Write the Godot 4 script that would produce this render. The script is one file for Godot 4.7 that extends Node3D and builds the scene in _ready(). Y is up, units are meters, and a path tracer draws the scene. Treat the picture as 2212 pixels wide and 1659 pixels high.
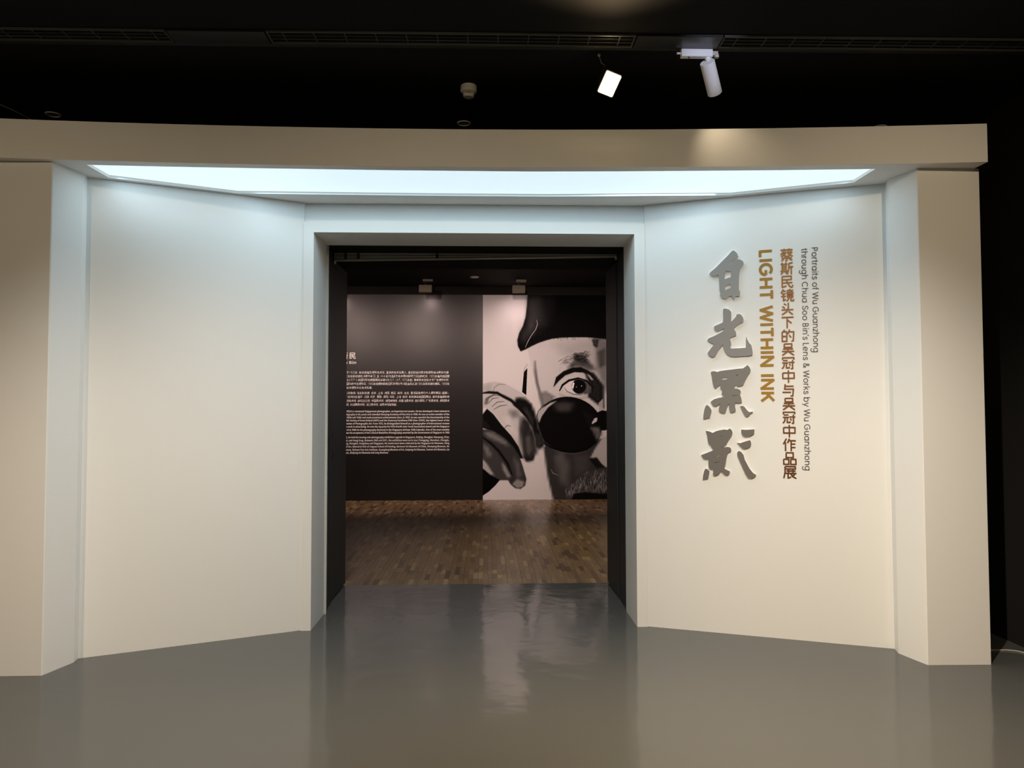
extends Node3D
# An exhibition entrance seen from the hall: a splayed white recess under a curved canopy with a light panel,
# a double doorway, and beyond it a gallery with a text panel, a portrait mural and parquet.

const HALL_CEILING := 3.5
const SOFFIT := 2.955
const CANOPY_TOP := 3.183
const GALLERY_CEILING := 3.604
const GALLERY_BACK := -12.36
const PARQUET_FRONT := -6.40

var M := {}
var taken := {}

# ------------------------------------------------------------------ helpers
func lin(r: float, g: float, b: float) -> Color:
	return Color(r, g, b).linear_to_srgb()

func mat(c: Color, rough := 0.6, metal := 0.0, spec := 0.5) -> StandardMaterial3D:
	var m := StandardMaterial3D.new()
	m.albedo_color = c
	m.roughness = rough
	m.metallic = metal
	m.metallic_specular = spec
	return m

func glow(c: Color, strength: float) -> StandardMaterial3D:
	var m := mat(Color(0.9, 0.9, 0.9), 0.5)
	m.emission_enabled = true
	m.emission = c
	m.emission_energy_multiplier = strength
	return m

func noise_tex(seed_: int, freq: float, octaves: int, normal_strength := 0.0, lo := 0.0, hi := 1.0, w := 512, h := 512) -> ImageTexture:
	var n := FastNoiseLite.new()
	n.seed = seed_
	n.frequency = freq
	n.fractal_octaves = octaves
	var im := n.get_seamless_image(w, h)
	if normal_strength > 0.0:
		im.convert(Image.FORMAT_RGBA8)
		var wide := Image.create_empty(w + 32, h + 32, false, Image.FORMAT_RGBA8)   # the relief runs on over the edges, so that the tiles join
		for dx in [-w, 0, w]:
			for dy in [-h, 0, h]:
				wide.blit_rect(im, Rect2i(0, 0, w, h), Vector2i(16 + dx, 16 + dy))
		wide.bump_map_to_normal_map(normal_strength)
		im = wide.get_region(Rect2i(16, 16, w, h))
	else:
		im.convert(Image.FORMAT_RGB8)
		for y in h:
			for x in w:
				var v := lerpf(lo, hi, im.get_pixel(x, y).r)
				im.set_pixel(x, y, Color(v, v, v))
	return ImageTexture.create_from_image(im)

func numbered(called: String) -> String:
	if not taken.has(called):
		taken[called] = 0
		return called
	taken[called] += 1
	return "%s_%03d" % [called, taken[called]]

func tag(o: Node, label := "", category := "", group := "", kind := "") -> Node:
	if label: o.set_meta("label", label)
	if category: o.set_meta("category", category)
	if group: o.set_meta("group", group)
	if kind: o.set_meta("kind", kind)
	return o

func thing(called: String, label: String, category: String, at := Vector3.ZERO, group := "") -> Node3D:
	var o := Node3D.new()
	o.name = numbered(called)
	add_child(o)
	o.position = at
	tag(o, label, category, group)
	return o

func mb() -> SurfaceTool:
	var st := SurfaceTool.new()
	st.begin(Mesh.PRIMITIVE_TRIANGLES)
	return st

func put(st: SurfaceTool, called: String, material: Material, parent: Node = self) -> MeshInstance3D:
	var o := MeshInstance3D.new()
	o.mesh = st.commit()
	o.material_override = material
	o.name = numbered(called) if parent == self else called
	parent.add_child(o, true)
	return o

func structure(st: SurfaceTool, called: String, material: Material) -> MeshInstance3D:
	var o := put(st, called, material)
	o.set_meta("kind", "structure")
	return o

func tri(st: SurfaceTool, a: Vector3, b: Vector3, c: Vector3, n: Vector3) -> void:
	st.set_normal(n)
	if (c - a).cross(b - a).dot(n) < 0.0:
		var k := b
		b = c
		c = k
	for p in [a, b, c]:
		st.set_uv(Vector2(p.x, p.y))
		st.add_vertex(p)

func quad(st: SurfaceTool, a: Vector3, b: Vector3, c: Vector3, d: Vector3, n: Vector3) -> void:
	tri(st, a, b, c, n)
	tri(st, a, c, d, n)

func box(st: SurfaceTool, lo: Vector3, hi: Vector3, t := Transform3D.IDENTITY) -> void:
	var p := []
	for i in 8:
		p.append(t * Vector3(hi.x if i & 1 else lo.x, hi.y if i & 2 else lo.y, hi.z if i & 4 else lo.z))
	var b := t.basis.orthonormalized()
	quad(st, p[0], p[2], p[6], p[4], -b.x)
	quad(st, p[1], p[3], p[7], p[5], b.x)
	quad(st, p[0], p[1], p[5], p[4], -b.y)
	quad(st, p[2], p[3], p[7], p[6], b.y)
	quad(st, p[0], p[1], p[3], p[2], -b.z)
	quad(st, p[4], p[5], p[7], p[6], b.z)

# A box with chamfered edges, swept along its longest use: an eight-cornered section in x-y pushed through z.
func chamfered(st: SurfaceTool, size: Vector3, c: float, t := Transform3D.IDENTITY) -> void:
	var w := size.x / 2.0
	var h := size.y / 2.0
	var ring := PackedVector2Array([Vector2(-w + c, -h), Vector2(w - c, -h), Vector2(w, -h + c), Vector2(w, h - c), Vector2(w - c, h), Vector2(-w + c, h), Vector2(-w, h - c), Vector2(-w, -h + c)])
	extrude(st, ring, [], -size.z / 2.0, size.z / 2.0, func(u: float, v: float, k: float) -> Vector3: return t * Vector3(u, v, k))

# Any outline with holes, pushed from depth t0 to t1; place(u, v, t) gives the point in the scene.
func extrude(st: SurfaceTool, outline: PackedVector2Array, holes: Array, t0: float, t1: float, place: Callable, sides := true) -> void:
	var outer := outline.duplicate()
	if Geometry2D.is_polygon_clockwise(outer):
		outer.reverse()
	var all := outer.duplicate()
	var rings := [outer]
	for h0 in holes:
		var h: PackedVector2Array = h0.duplicate()
		if not Geometry2D.is_polygon_clockwise(h):
			h.reverse()
		rings.append(h)
		var best := [0, 0, 1e9]
		for i in all.size():
			for j in h.size():
				var d: float = all[i].distance_to(h[j])
				if d < best[2]: best = [i, j, d]
		var joined := PackedVector2Array()
		for i in all.size():
			joined.append(all[i])
			if i == best[0]:
				for k in h.size() + 1:
					joined.append(h[(best[1] + k) % h.size()])
				joined.append(all[i])
		all = joined
	var index := Geometry2D.triangulate_polygon(all)
	if index.is_empty():
		push_warning("outline not filled")
	var o: Vector3 = place.call(0.0, 0.0, 0.0)
	var along: Vector3 = (place.call(0.0, 0.0, 1.0) - o).normalized() * signf(t1 - t0)
	for i in range(0, index.size(), 3):
		var q := []
		for k in 3: q.append(all[index[i + k]])
		for e in [[t0, -along], [t1, along]]:
			tri(st, place.call(q[0].x, q[0].y, e[0]), place.call(q[1].x, q[1].y, e[0]), place.call(q[2].x, q[2].y, e[0]), e[1])
	if not sides: return
	for r in rings:
		for i in r.size():
			var a: Vector2 = r[i]
			var b: Vector2 = r[(i + 1) % r.size()]
			if a.distance_to(b) < 1e-6: continue
			var n2 := Vector2(b.y - a.y, a.x - b.x).normalized()
			var n: Vector3 = (place.call(n2.x, n2.y, 0.0) - o).normalized()
			quad(st, place.call(a.x, a.y, t0), place.call(b.x, b.y, t0), place.call(b.x, b.y, t1), place.call(a.x, a.y, t1), n)

func plan(st: SurfaceTool, pts: Array, y0: float, y1: float, holes := []) -> void:
	extrude(st, v2(pts), holes, y0, y1, func(u: float, v: float, k: float) -> Vector3: return Vector3(u, k, v))

func v2(a: Array) -> PackedVector2Array:
	var r := PackedVector2Array()
	for i in range(0, a.size(), 2): r.append(Vector2(a[i], a[i + 1]))
	return r

# A profile of [radius, height] pairs turned about the y axis of t.
func lathe(st: SurfaceTool, profile: Array, t := Transform3D.IDENTITY, seg := 32) -> void:
	for i in range(profile.size() - 1):
		var a: Array = profile[i]
		var b: Array = profile[i + 1]
		var slope := Vector2(b[1] - a[1], a[0] - b[0]).normalized()
		for s in seg:
			var pts := []
			var nor := []
			for e in [[a, s], [b, s], [b, s + 1], [a, s + 1]]:
				var th: float = TAU * e[1] / seg
				pts.append(t * Vector3(cos(th) * e[0][0], e[0][1], sin(th) * e[0][0]))
				nor.append((t.basis * Vector3(cos(th) * slope.x, slope.y, sin(th) * slope.x)).normalized())
			var face: Vector3 = nor[0] + nor[2]
			for k in [[0, 1, 2], [0, 2, 3]]:
				var order: Array = k
				if (pts[k[2]] - pts[k[0]]).cross(pts[k[1]] - pts[k[0]]).dot(face) < 0.0: order = [k[0], k[2], k[1]]
				for v in order:
					st.set_normal(nor[v])
					st.set_uv(Vector2.ZERO)
					st.add_vertex(pts[v])

func tube(st: SurfaceTool, path: Array, r: float, seg := 8) -> void:
	for i in range(path.size() - 1):
		var a: Vector3 = path[i]
		var b: Vector3 = path[i + 1]
		var y := (b - a).normalized()
		var x := y.cross(Vector3(0.31, 0.2, 0.93)).normalized()
		lathe(st, [[0.0, 0.0], [r, 0.0], [r, a.distance_to(b)], [0.0, a.distance_to(b)]], Transform3D(Basis(x, y, x.cross(y)), a), seg)

func aim(from: Vector3, to: Vector3) -> Transform3D:
	return Transform3D(Basis.IDENTITY, from).looking_at(to, Vector3.UP if absf((to - from).normalized().y) < 0.99 else Vector3.RIGHT)

func spot(at: Vector3, to: Vector3, energy: float, c: Color, angle: float, size := 0.03, soft := 1.0) -> SpotLight3D:
	var l := SpotLight3D.new()
	l.name = "lamp_light"
	l.light_energy = energy
	l.light_color = c
	l.spot_angle = angle
	l.spot_angle_attenuation = soft
	l.spot_range = 25.0
	l.spot_attenuation = 2.0
	l.light_size = size
	l.shadow_enabled = true
	add_child(l, true)
	l.transform = aim(at, to)
	return l

# ------------------------------------------------------------------ lettering
# Strokes of the wall characters: polylines of x, y in a square of 100, y down, strokes apart by ";".
const GLYPH := {
	"蔡": "5 12 95 12;32 2 32 22;68 2 68 22;24 25 6 50;22 31 46 31 32 50 8 64;22 38 34 45;54 31 90 31 72 50;58 36 70 50 96 64;30 61 70 61;12 75 88 75;50 75 50 96 38 96;28 82 10 96;70 82 92 94",
	"斯": "4 18 56 18;16 4 16 72;44 4 44 72;16 36 44 36;16 54 44 54;2 72 58 72;20 78 6 96;38 78 54 94;94 8 66 14 66 50 54 96;66 40 98 40;83 40 83 99",
	"民": "14 8 82 8 82 34 14 34;14 8 14 92 46 82;14 58 90 58;46 34 54 62 72 88 86 95 94 76",
	"镜": "22 3 4 34;18 18 40 18;10 38 38 38;4 58 40 58;22 38 22 92 40 80;70 2 70 12;46 14 96 14;58 18 62 28;84 18 78 28;42 32 98 32;52 41 90 41 90 67 52 67 52 41;52 54 90 54;62 67 58 84 44 96;78 67 78 94 96 94 97 82",
	"头": "24 10 42 22;12 32 32 46;58 4 56 44 44 72 8 96;6 58 94 58;58 70 90 96",
	"下": "5 12 95 12;46 12 46 97;50 34 80 58",
	"的": "26 2 18 16;8 18 42 18 42 92 8 92 8 18;8 54 42 54;64 2 50 38;58 20 94 20 90 88 76 94;60 44 74 64",
	"吴": "22 8 78 8 78 34 22 34 22 8;12 47 88 47;4 65 96 65;50 47 48 66 6 96;52 66 94 96",
	"冠": "8 26 8 10 92 10 92 26;10 31 46 31;4 49 50 49;20 49 18 76 4 94;36 49 36 88 56 88 57 78;52 46 97 46;82 27 82 94 68 94;58 57 67 72",
	"中": "8 22 92 22 92 64 8 64 8 22;50 2 50 98",
	"与": "25 3 20 42 85 42 80 94 62 94;25 20 87 20;4 66 68 66",
	"作": "28 2 4 46;20 30 20 98;50 2 36 36;48 18 97 18;62 18 62 98;62 44 94 44;62 70 94 70",
	"品": "24 6 76 6 76 42 24 42 24 6;5 55 43 55 43 94 5 94 5 55;57 55 95 55 95 94 57 94 57 55",
	"展": "14 6 90 6 90 24 14 24;14 6 14 50 4 96;24 40 92 40;40 30 40 58;72 30 72 58;18 58 98 58;36 58 36 94 58 86;86 66 68 78;56 58 66 80 97 96",
}
# Pieces of the small print: polylines of digit pairs in a square of 10.
const PIECE := {
	"一": "0595", "人": "504409 4499", "亻": "6015 3339", "口": "1181881811", "日": "1090991910 1595", "木": "0393 5059 5308 5398",
	"土": "1484 5059 0999", "士": "0494 5059 1989", "力": "138378 7858 504509", "艹": "0595 3139 6169", "立": "5051 1292 3447 6457 0999",
	"斤": "812109 2595 7579", "皮": "1191 9183 1109 5054 1484 8409 3499", "者": "1282 5054 0595 7008 3696 369969 3999 3898", "夕": "4005 317146 7109 3454",
	"扌": "0393 5059 39 0785", "耳": "0191 2127 8189 2484 2777 0898", "又": "118145 8109 1399", "彡": "8005 8339 8618", "景": "1090931310 5355 0595 276727 5659",
	"乙": "1181 8115 1599 9996", "术": "0393 5059 5308 5398 6081", "宀": "5052 0392 0305 9295", "豕": "1181 5108 2434 5156 5699 8465", "重": "0191 2373 7377 2377 2373 2575 5059 0898 1999",
	"要": "0191 2373 7376 2676 2373 4146 6166 0696 4719 3698", "白": "5042 1292991912 1595", "勺": "402414 229299 9979 3556", "竹": "2003 1444 7053 6494", "朿": "0292 5059 2272 2726 7276 5508 5598",
	"尸": "109194 1494 1109", "青": "1191 5055 1333 2393 0595 27 2679 7999 2729 2777 7679 2989", "寸": "0393 7079 7959 3556", "京": "5051 0292 2474 2474 747626 2624 5659 3708 6798", "尤": "0393 504409 6369 6999 9997",
	"羊": "3042 7052 1393 1595 0797 5359", "大": "0393 504509 5599", "禾": "7021 0393 5059 5308 5398", "月": "109099 79 1019 1393 1696", "厂": "109010 1009", "子": "1181 8155 5559 5939 0696",
	"兴": "2034 5053 8064 0595 3618 6698", "走": "1181 5059 0494 5787 3609 3999", "取": "0050 1018 4049 1343 1646 0858 609095 9509 6399", "在": "0292 4009 2529 3595 6559 3999", "南": "0191 5053 1399 9979 1319 3444 3646 5559 2676",
	"氵": "2142 1435 1946", "专": "0292 0595 504575 7559", "学": "2032 5053 8062 0404 0494 2575 7556 5659 3959 0797", "习": "109099 9979 3353 2777", "五": "1191 5139 1595 7579 0999", "六": "5052 0393 3508 6598",
	"十": "0595 5059", "弋": "0393 504699 9997 7092", "千": "8010 0494 5059", "舌": "8010 0393 5055 158589 1915 1989", "止": "5059 5595 2429 0999", "夭": "8010 0494 504509 5499", "田": "1090991910 1595 5059", "介": "504205 4298 3528 6579",
	"并": "2032 8062 0393 0696 3309 7379", "彳": "6003 6325 4449", "旦": "1090951510 1393 0999", "了": "118154 5459 5939", "穴": "5051 019193 0103 3204 6294", "犬": "0494 504509 5499 7182", "凵": "121999 9992 5059", "成": "1291 1209 1553 53 5737 502699 9997 8092",
	"纟": "501353 5309 0959 5959", "责": "1191 5055 1333 0595 2728 2777 5609 6799", "曾": "2032 7052 1393961613 5356 3497 2797 279977 2999", "获": "0191 3032 6062 2409 1544 5494 7409 7499", "央": "119196 1116 5055 0696 5609 5699", "玉": "1191 1595 5159 0999 7778",
	"囗": "0090990900", "王": "1191 1595 5159 0999", "及": "118165 6595 9509 3109 3599", "阝": "105034 3454 5416 1019", "示": "1181 0494 5459 2708 7698", "关": "2032 7052 1393 0595 504509 5599", "明": "0040490900 0545 6099 6069 6393 6696", "皿": "1383 139383 1319 3339 6369 8389 0999",
	"最": "1080831310 0494 1419 4449 1646 5494 9459 6499", "高": "5051 0292 3363653533 0699 0609 9699 3878", "冖": "020494 0292", "言": "5051 0292 2474 2676 2878288878", "己": "118184 8414 1419 1999 9997", "先": "3012 2292 5055 0595 4509 6569 6999", "生": "3014 2292 5059 1585 0999",
	"至": "0191 411434 1484 2676 5559 0999", "攵": "3004 2292 7209 3499", "广": "5051 0191 1109", "告": "2013 1282 5055 0595 277779 2929 2979", "牛": "2013 2282 0595 5059", "刂": "2127 9099 9979", "业": "3038 6068 1236 8266 0999", "舟": "5041 1191 1109 9199 0595 4344 4647",
	"几": "218189 8999 2109", "亢": "5052 0292 3444 4409 3464 6469 6999", "太": "0393 504509 5599 3848", "平": "0191 2234 7264 0595 5159", "区": "9111 1119 1999 8327 3388", "金": "504205 4295 3565 5559 1686 2738 7768 0999", "以": "1119 1939 4354 7009 5799", "仓": "504204 4294 2565 6567 2529 2989 9897",
	"心": "1418 3339 3979 7977 5364 8396", "予": "1181 8154 3355 0595 9597 5559 5939", "文": "5052 0393 7309 2399", "匕": "8124 2029 2989 8987", "早": "1080851510 1383 0696 5559", "期": "0252 1018 4048 1444 1646 0858 1809 3859 6099 6069 6393 6696", "门": "1112 1319 3191 9199 9979", "也": "0585 8588 1019 1999 9996 5057",
	"北": "3039 0444 0939 6069 6999 9997 9264", "上": "5059 5494 0999", "每": "3013 2292 1383 8389 1319 0696 1989 4344", "冘": "020494 0292 504509 5569 6999 9997", "西": "0191 1383891913 3136 3316 6166 6686", "女": "4009 3708 0393 7309 3599", "州": "3009 5059 8089 1324 3444 6374", "台": "5024 2484 6385 1585891915",
	"香": "7011 0292 5055 4205 5295 2676792926 2878", "共": "0292 0696 3036 6066 3708 6798", "巳": "118184 1484 1119 1999 9997", "地": "0333 2028 0848 4484 8488 6067 4049 4999 9997", "办": "028289 8959 402409 0516 7586", "个": "504205 4295 5359", "见": "1181 1116 8186 5309 5659 5999", "卯": "2112 1227 2745 508087 6069", "真": "0191 5053 2383 2387 8387 2585 2686 0898 3809",
	"米": "2033 8063 0494 5059 5408 5498", "川": "201609 5058 8089", "者2": "0252 3009 0555 2959 2929 2656 3858", "比": "3039 0343 0939 6069 6999 8353", "贵": "2080841424 5054 0595 2728 2777 5609 6799", "云": "1181 0494 4417 1797 7699", "回": "0090990900 3363663633", "其": "0292 3027 7077 3474 3575 0898 3809 6899", "衤": "4052 0383 8309 5459 5678",
	"饣": "4014 3393 9384 3339 3969", "官": "5051 019193 0103 3474 7436 3436 3676 7679 3939 3979 3339", "山": "5059 1419 1999 9994", "令": "504205 4295 5354 2676 7658 4469", "专2": "0292 5057 1383861613 1585 0797 7779 7959", "勿": "402414 229299 9979 5318 7339", "冫": "2142 0838", "疑": "3013 0444 2509 0646 2669 5084 6494 7479 7999 5509", "四": "1191991911 4136 6166 6686",
	"完": "5051 019193 0103 2474 0696 4609 6669 6999", "东": "0191 401525 2595 5559 5939 2618 7698", "文2": "5052 0393 7309 2399", "折": "0353 3039 0765 9060 6009 6595 8589", "工": "1181 5159 0999", "龙": "0393 504509 6359 5999 9997 7082 9428", "丩": "1016 1656 8089", "臣": "9010 1019 1999 3131 2373 7377 2777", "戈": "0393 504699 9997 7092 9428",
	"年": "3014 2292 2585 2528 0898 5259", "于": "1181 0494 5159 5939", "1": "3250 5059", "9": "84653523316082866939", "3": "2150827444 74876928", "2": "224071832989", "5": "80302464866928", "8": "5082542250 5487592754", "7": "208049", "6": "7033264978764526", "0": "50828759272250",
	"A": "0950 5099 2676", "R": "191070827414 5499", "P": "191070827414", "S": "8150224475875928", "H": "1019 8089 1585", "O": "50929759171250", "N": "1910 1089 8980", "E": "8010 1019 1989 1575", "F": "8010 1019 1575", "I": "4049", ".": "1819", "，": "1829", "。": "1828292918", "、": "1728", "《": "6135 3569", "》": "3165 6539", " ": "",
}
const BUILT := {
	"新": "-=立木斤", "加": "-力口", "坡": "-土皮", "著": "=艹者", "名": "=夕口", "摄": "-扌=耳又", "影": "-景彡", "艺": "=艹乙", "家": "=宀豕", "策": "=竹朿", "时": "-日寸", "就": "-京尤", "对": "-又寸", "美": "=羊大", "和": "-禾口", "有": "=一月",
	"浓": "-氵京", "厚": "@厂=日子", "趣": "-走取", "洋": "-氵羊", "代": "-亻弋", "活": "-氵舌", "跃": "-止夭", "界": "=田介", "得": "-彳=旦寸", "突": "=穴犬", "出": "=凵凵", "绩": "-纟责", "英": "=艹央", "国": "@囗玉", "皇": "=白王", "际": "-阝示", "联": "-耳关", "盟": "=明皿", "荣": "=艹木", "誉": "=兴言", "起": "-走己",
	"致": "-至攵", "制": "-牛刂", "拍": "-扌白", "航": "-舟亢", "历": "@厂力", "奖": "=夕大", "创": "-仓刂", "意": "=立=日心", "授": "-扌=一又", "化": "-亻匕", "章": "=立早", "间": "@门日", "他": "-亻也", "海": "-氵每", "沈": "-氵冘", "阳": "-阝日", "安": "=宀女", "杭": "-木亢", "港": "-氵=共巳", "等": "=竹=土寸", "举": "=兴千", "览": "=竹见", "留": "=卯田",
	"继": "-纟米", "续": "-纟=十大", "庆": "@广大", "深": "-氵=穴木", "圳": "-土川", "都": "-者2阝", "昆": "=日比", "巡": "@囗川", "被": "-衤皮", "馆": "-饣官", "岭": "-山令", "纪": "-纟己", "念": "=人心", "博": "-十专2", "物": "-牛勿", "何": "-亻口", "凝": "-冫疑", "院": "-阝完", "刘": "-文刂", "粟": "=西米", "浙": "-氵折", "江": "-氵工", "收": "-丩攵", "藏": "=艹-臣戈",
}
# Letters of the wall text, geometric and of one stroke width: polylines, or "o cx cy r from to" arcs; baseline 0, capitals 100, y up; the first number is the advance.
const LETTER := {
	" ": "32", "L": "62;12 100 12 6 58 6", "I": "26;13 100 13 0", "H": "92;12 100 12 0;80 100 80 0;12 51 80 51", "T": "74;37 94 37 0;2 94 72 94", "W": "128;5 100 33 4 64 96 95 4 123 100", "N": "94;12 0 12 98 82 2 82 100", "K": "84;12 100 12 0;78 100 15 44;34 60 80 0",
	"G": "106;o 51 50 44 42 360;95 50 56 50", "C": "100;o 51 50 44 45 315", "P": "78;12 0 12 94 38 94;o 38 70 24 90 -90;38 46 12 46", "B": "84;12 6 12 94 36 94;o 36 73 21 90 -90;36 52 12 52;38 52 40 52;o 40 29 23 90 -90;40 6 12 6", "S": "80;70 78 58 91 38 94 20 86 14 72 22 59 40 51 58 44 70 33 70 19 60 9 40 5 22 10 10 24",
	"o": "86;o 43 38 33 0 360", "a": "90;o 42 38 33 0 360;75 77 75 0", "g": "90;o 42 38 33 0 360;75 77 75 -6;o 42 -6 33 0 -150", "b": "90;12 106 12 0;o 46 38 33 0 360", "u": "82;12 77 12 34;o 40 34 28 180 360;68 77 68 0", "n": "80;12 77 12 0;o 40 43 28 180 0;68 43 68 0", "h": "80;12 106 12 0;o 40 43 28 180 0;68 43 68 0",
	"r": "46;12 77 12 0;o 36 48 24 180 75", "t": "46;20 98 20 18 25 8 38 6;2 71 40 71", "f": "42;43 102 30 101 21 92 20 80 20 0;2 71 40 71", "i": "26;13 77 13 0;13 92 13 106", "s": "66;56 60 47 69 32 72 18 67 13 56 19 47 33 41 47 35 55 26 53 14 44 6 30 4 16 9 8 20", "e": "84;o 42 38 33 0 318;9 38 75 38",
	"z": "66;7 71 58 71 8 6 60 6", "y": "74;5 77 38 2;70 77 26 -28", "k": "68;12 106 12 0;62 77 14 32;30 47 64 0", "'": "20;11 104 8 76", "&": "86;80 2 22 70 18 84 26 96 40 98 50 88 46 74 20 50 10 32 14 14 30 5 50 10 66 26 76 46",
}

var laid := 0
func stroke(st: SurfaceTool, pts: PackedVector2Array, w: float, place: Callable) -> void:
	var n: Vector3 = (place.call(0.0, 0.0, 1.0) - place.call(0.0, 0.0, 0.0)).normalized()
	for i in range(pts.size() - 1):
		var a := pts[i]
		var b := pts[i + 1]
		var d := (b - a).normalized() * w * 0.5
		if d == Vector2.ZERO: continue
		var s := Vector2(-d.y, d.x)
		if i > 0: a -= d * 0.55
		if i < pts.size() - 2: b += d * 0.55
		var q := []
		laid = (laid + 1) % 24                                  # strokes that cross lie on one another, a hair apart
		for p in [a + s, b + s, b - s, a - s]: q.append(place.call(p.x, p.y, laid * 0.00006))
		quad(st, q[0], q[1], q[2], q[3], n)

func letter_strokes(spec: String) -> Array:
	var out := []
	var bits := spec.split(";")
	for i in range(1, bits.size()):
		var t := bits[i].split(" ", false)
		var line := PackedVector2Array()
		if t[0] == "o":
			var a0 := deg_to_rad(float(t[4]))
			var a1 := deg_to_rad(float(t[5]))
			var steps := int(maxf(6.0, absf(a1 - a0) / TAU * 28.0))
			for k in steps + 1:
				var a := lerpf(a0, a1, float(k) / steps)
				line.append(Vector2(float(t[1]) + cos(a) * float(t[3]), float(t[2]) + sin(a) * float(t[3])))
		else:
			for k in range(0, t.size(), 2): line.append(Vector2(float(t[k]), float(t[k + 1])))
		out.append(line)
	return out

# One line of text running down the wall; its baseline is the vertical at u, its letters lie on their side.
func wall_line(called: String, words: String, label: String, frame: Transform3D, u: float, top: float, length: float, cap: float, weight: float, m: Material) -> void:
	var total := 0.0
	for ch in words: total += float(LETTER[ch].split(";")[0])
	var k := cap / 100.0
	var gap := (length - total * k) / (words.length() - 1)
	var root := thing(called, label, "lettering", Vector3.ZERO, "lettering on the wall beside the doorway")
	root.transform = frame * Transform3D(Basis.IDENTITY, Vector3(u, top - length, 0.0))
	var x := 0.0
	for ch in words:
		if ch != " ":
			var st := mb()
			var x0 := x
			for line in letter_strokes(LETTER[ch]):
				stroke(st, line, weight, func(a: float, b: float, d: float) -> Vector3: return Vector3(b * k, length - x0 - a * k, 0.0015 + d))
			put(st, "letter", m, root)
		x += float(LETTER[ch].split(";")[0]) * k + gap

func piece_strokes(what: String) -> Array:
	var out := []
	for s in PIECE.get(what, "").split(" ", false):
		var line := PackedVector2Array()
		for i in range(0, s.length() - 1, 2): line.append(Vector2(float(s[i]) / 9.0, float(s[i + 1]) / 9.0))
		if line.size() > 1: out.append(line)
	return out

func scaled(lines: Array, r: Rect2) -> Array:
	var out := []
	for l in lines:
		var n := PackedVector2Array()
		for p in l: n.append(r.position + p * r.size)
		out.append(n)
	return out

# Reads one character of the small print: "-" sets two pieces side by side, "=" one above the other, "@" one inside the other.
func compose(spec: String, at: Array) -> Array:
	var c: String = spec[at[0]]
	at[0] += 1
	if c == "-" or c == "=" or c == "@":
		var a := compose(spec, at)
		var b := compose(spec, at)
		if c == "-": return scaled(a, Rect2(0, 0, 0.4, 1)) + scaled(b, Rect2(0.46, 0, 0.54, 1))
		if c == "=": return scaled(a, Rect2(0, 0, 1, 0.4)) + scaled(b, Rect2(0, 0.48, 1, 0.52))
		return a + scaled(b, Rect2(0.25, 0.26, 0.55, 0.6))
	if at[0] < spec.length() and spec[at[0]] == "2":
		c += "2"
		at[0] += 1
	return piece_strokes(c)

func small_glyph(ch: String) -> Array:
	if PIECE.has(ch): return piece_strokes(ch)
	if BUILT.has(ch): return compose(BUILT[ch], [0])
	if GLYPH.has(ch): return big_glyph(ch)
	return []

func big_glyph(ch: String) -> Array:
	var out := []
	for s in GLYPH[ch].split(";"):
		var t: PackedStringArray = s.split(" ", false)
		var line := PackedVector2Array()
		for i in range(0, t.size(), 2): line.append(Vector2(float(t[i]) / 100.0, float(t[i + 1]) / 100.0))
		out.append(line)
	return out

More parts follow.
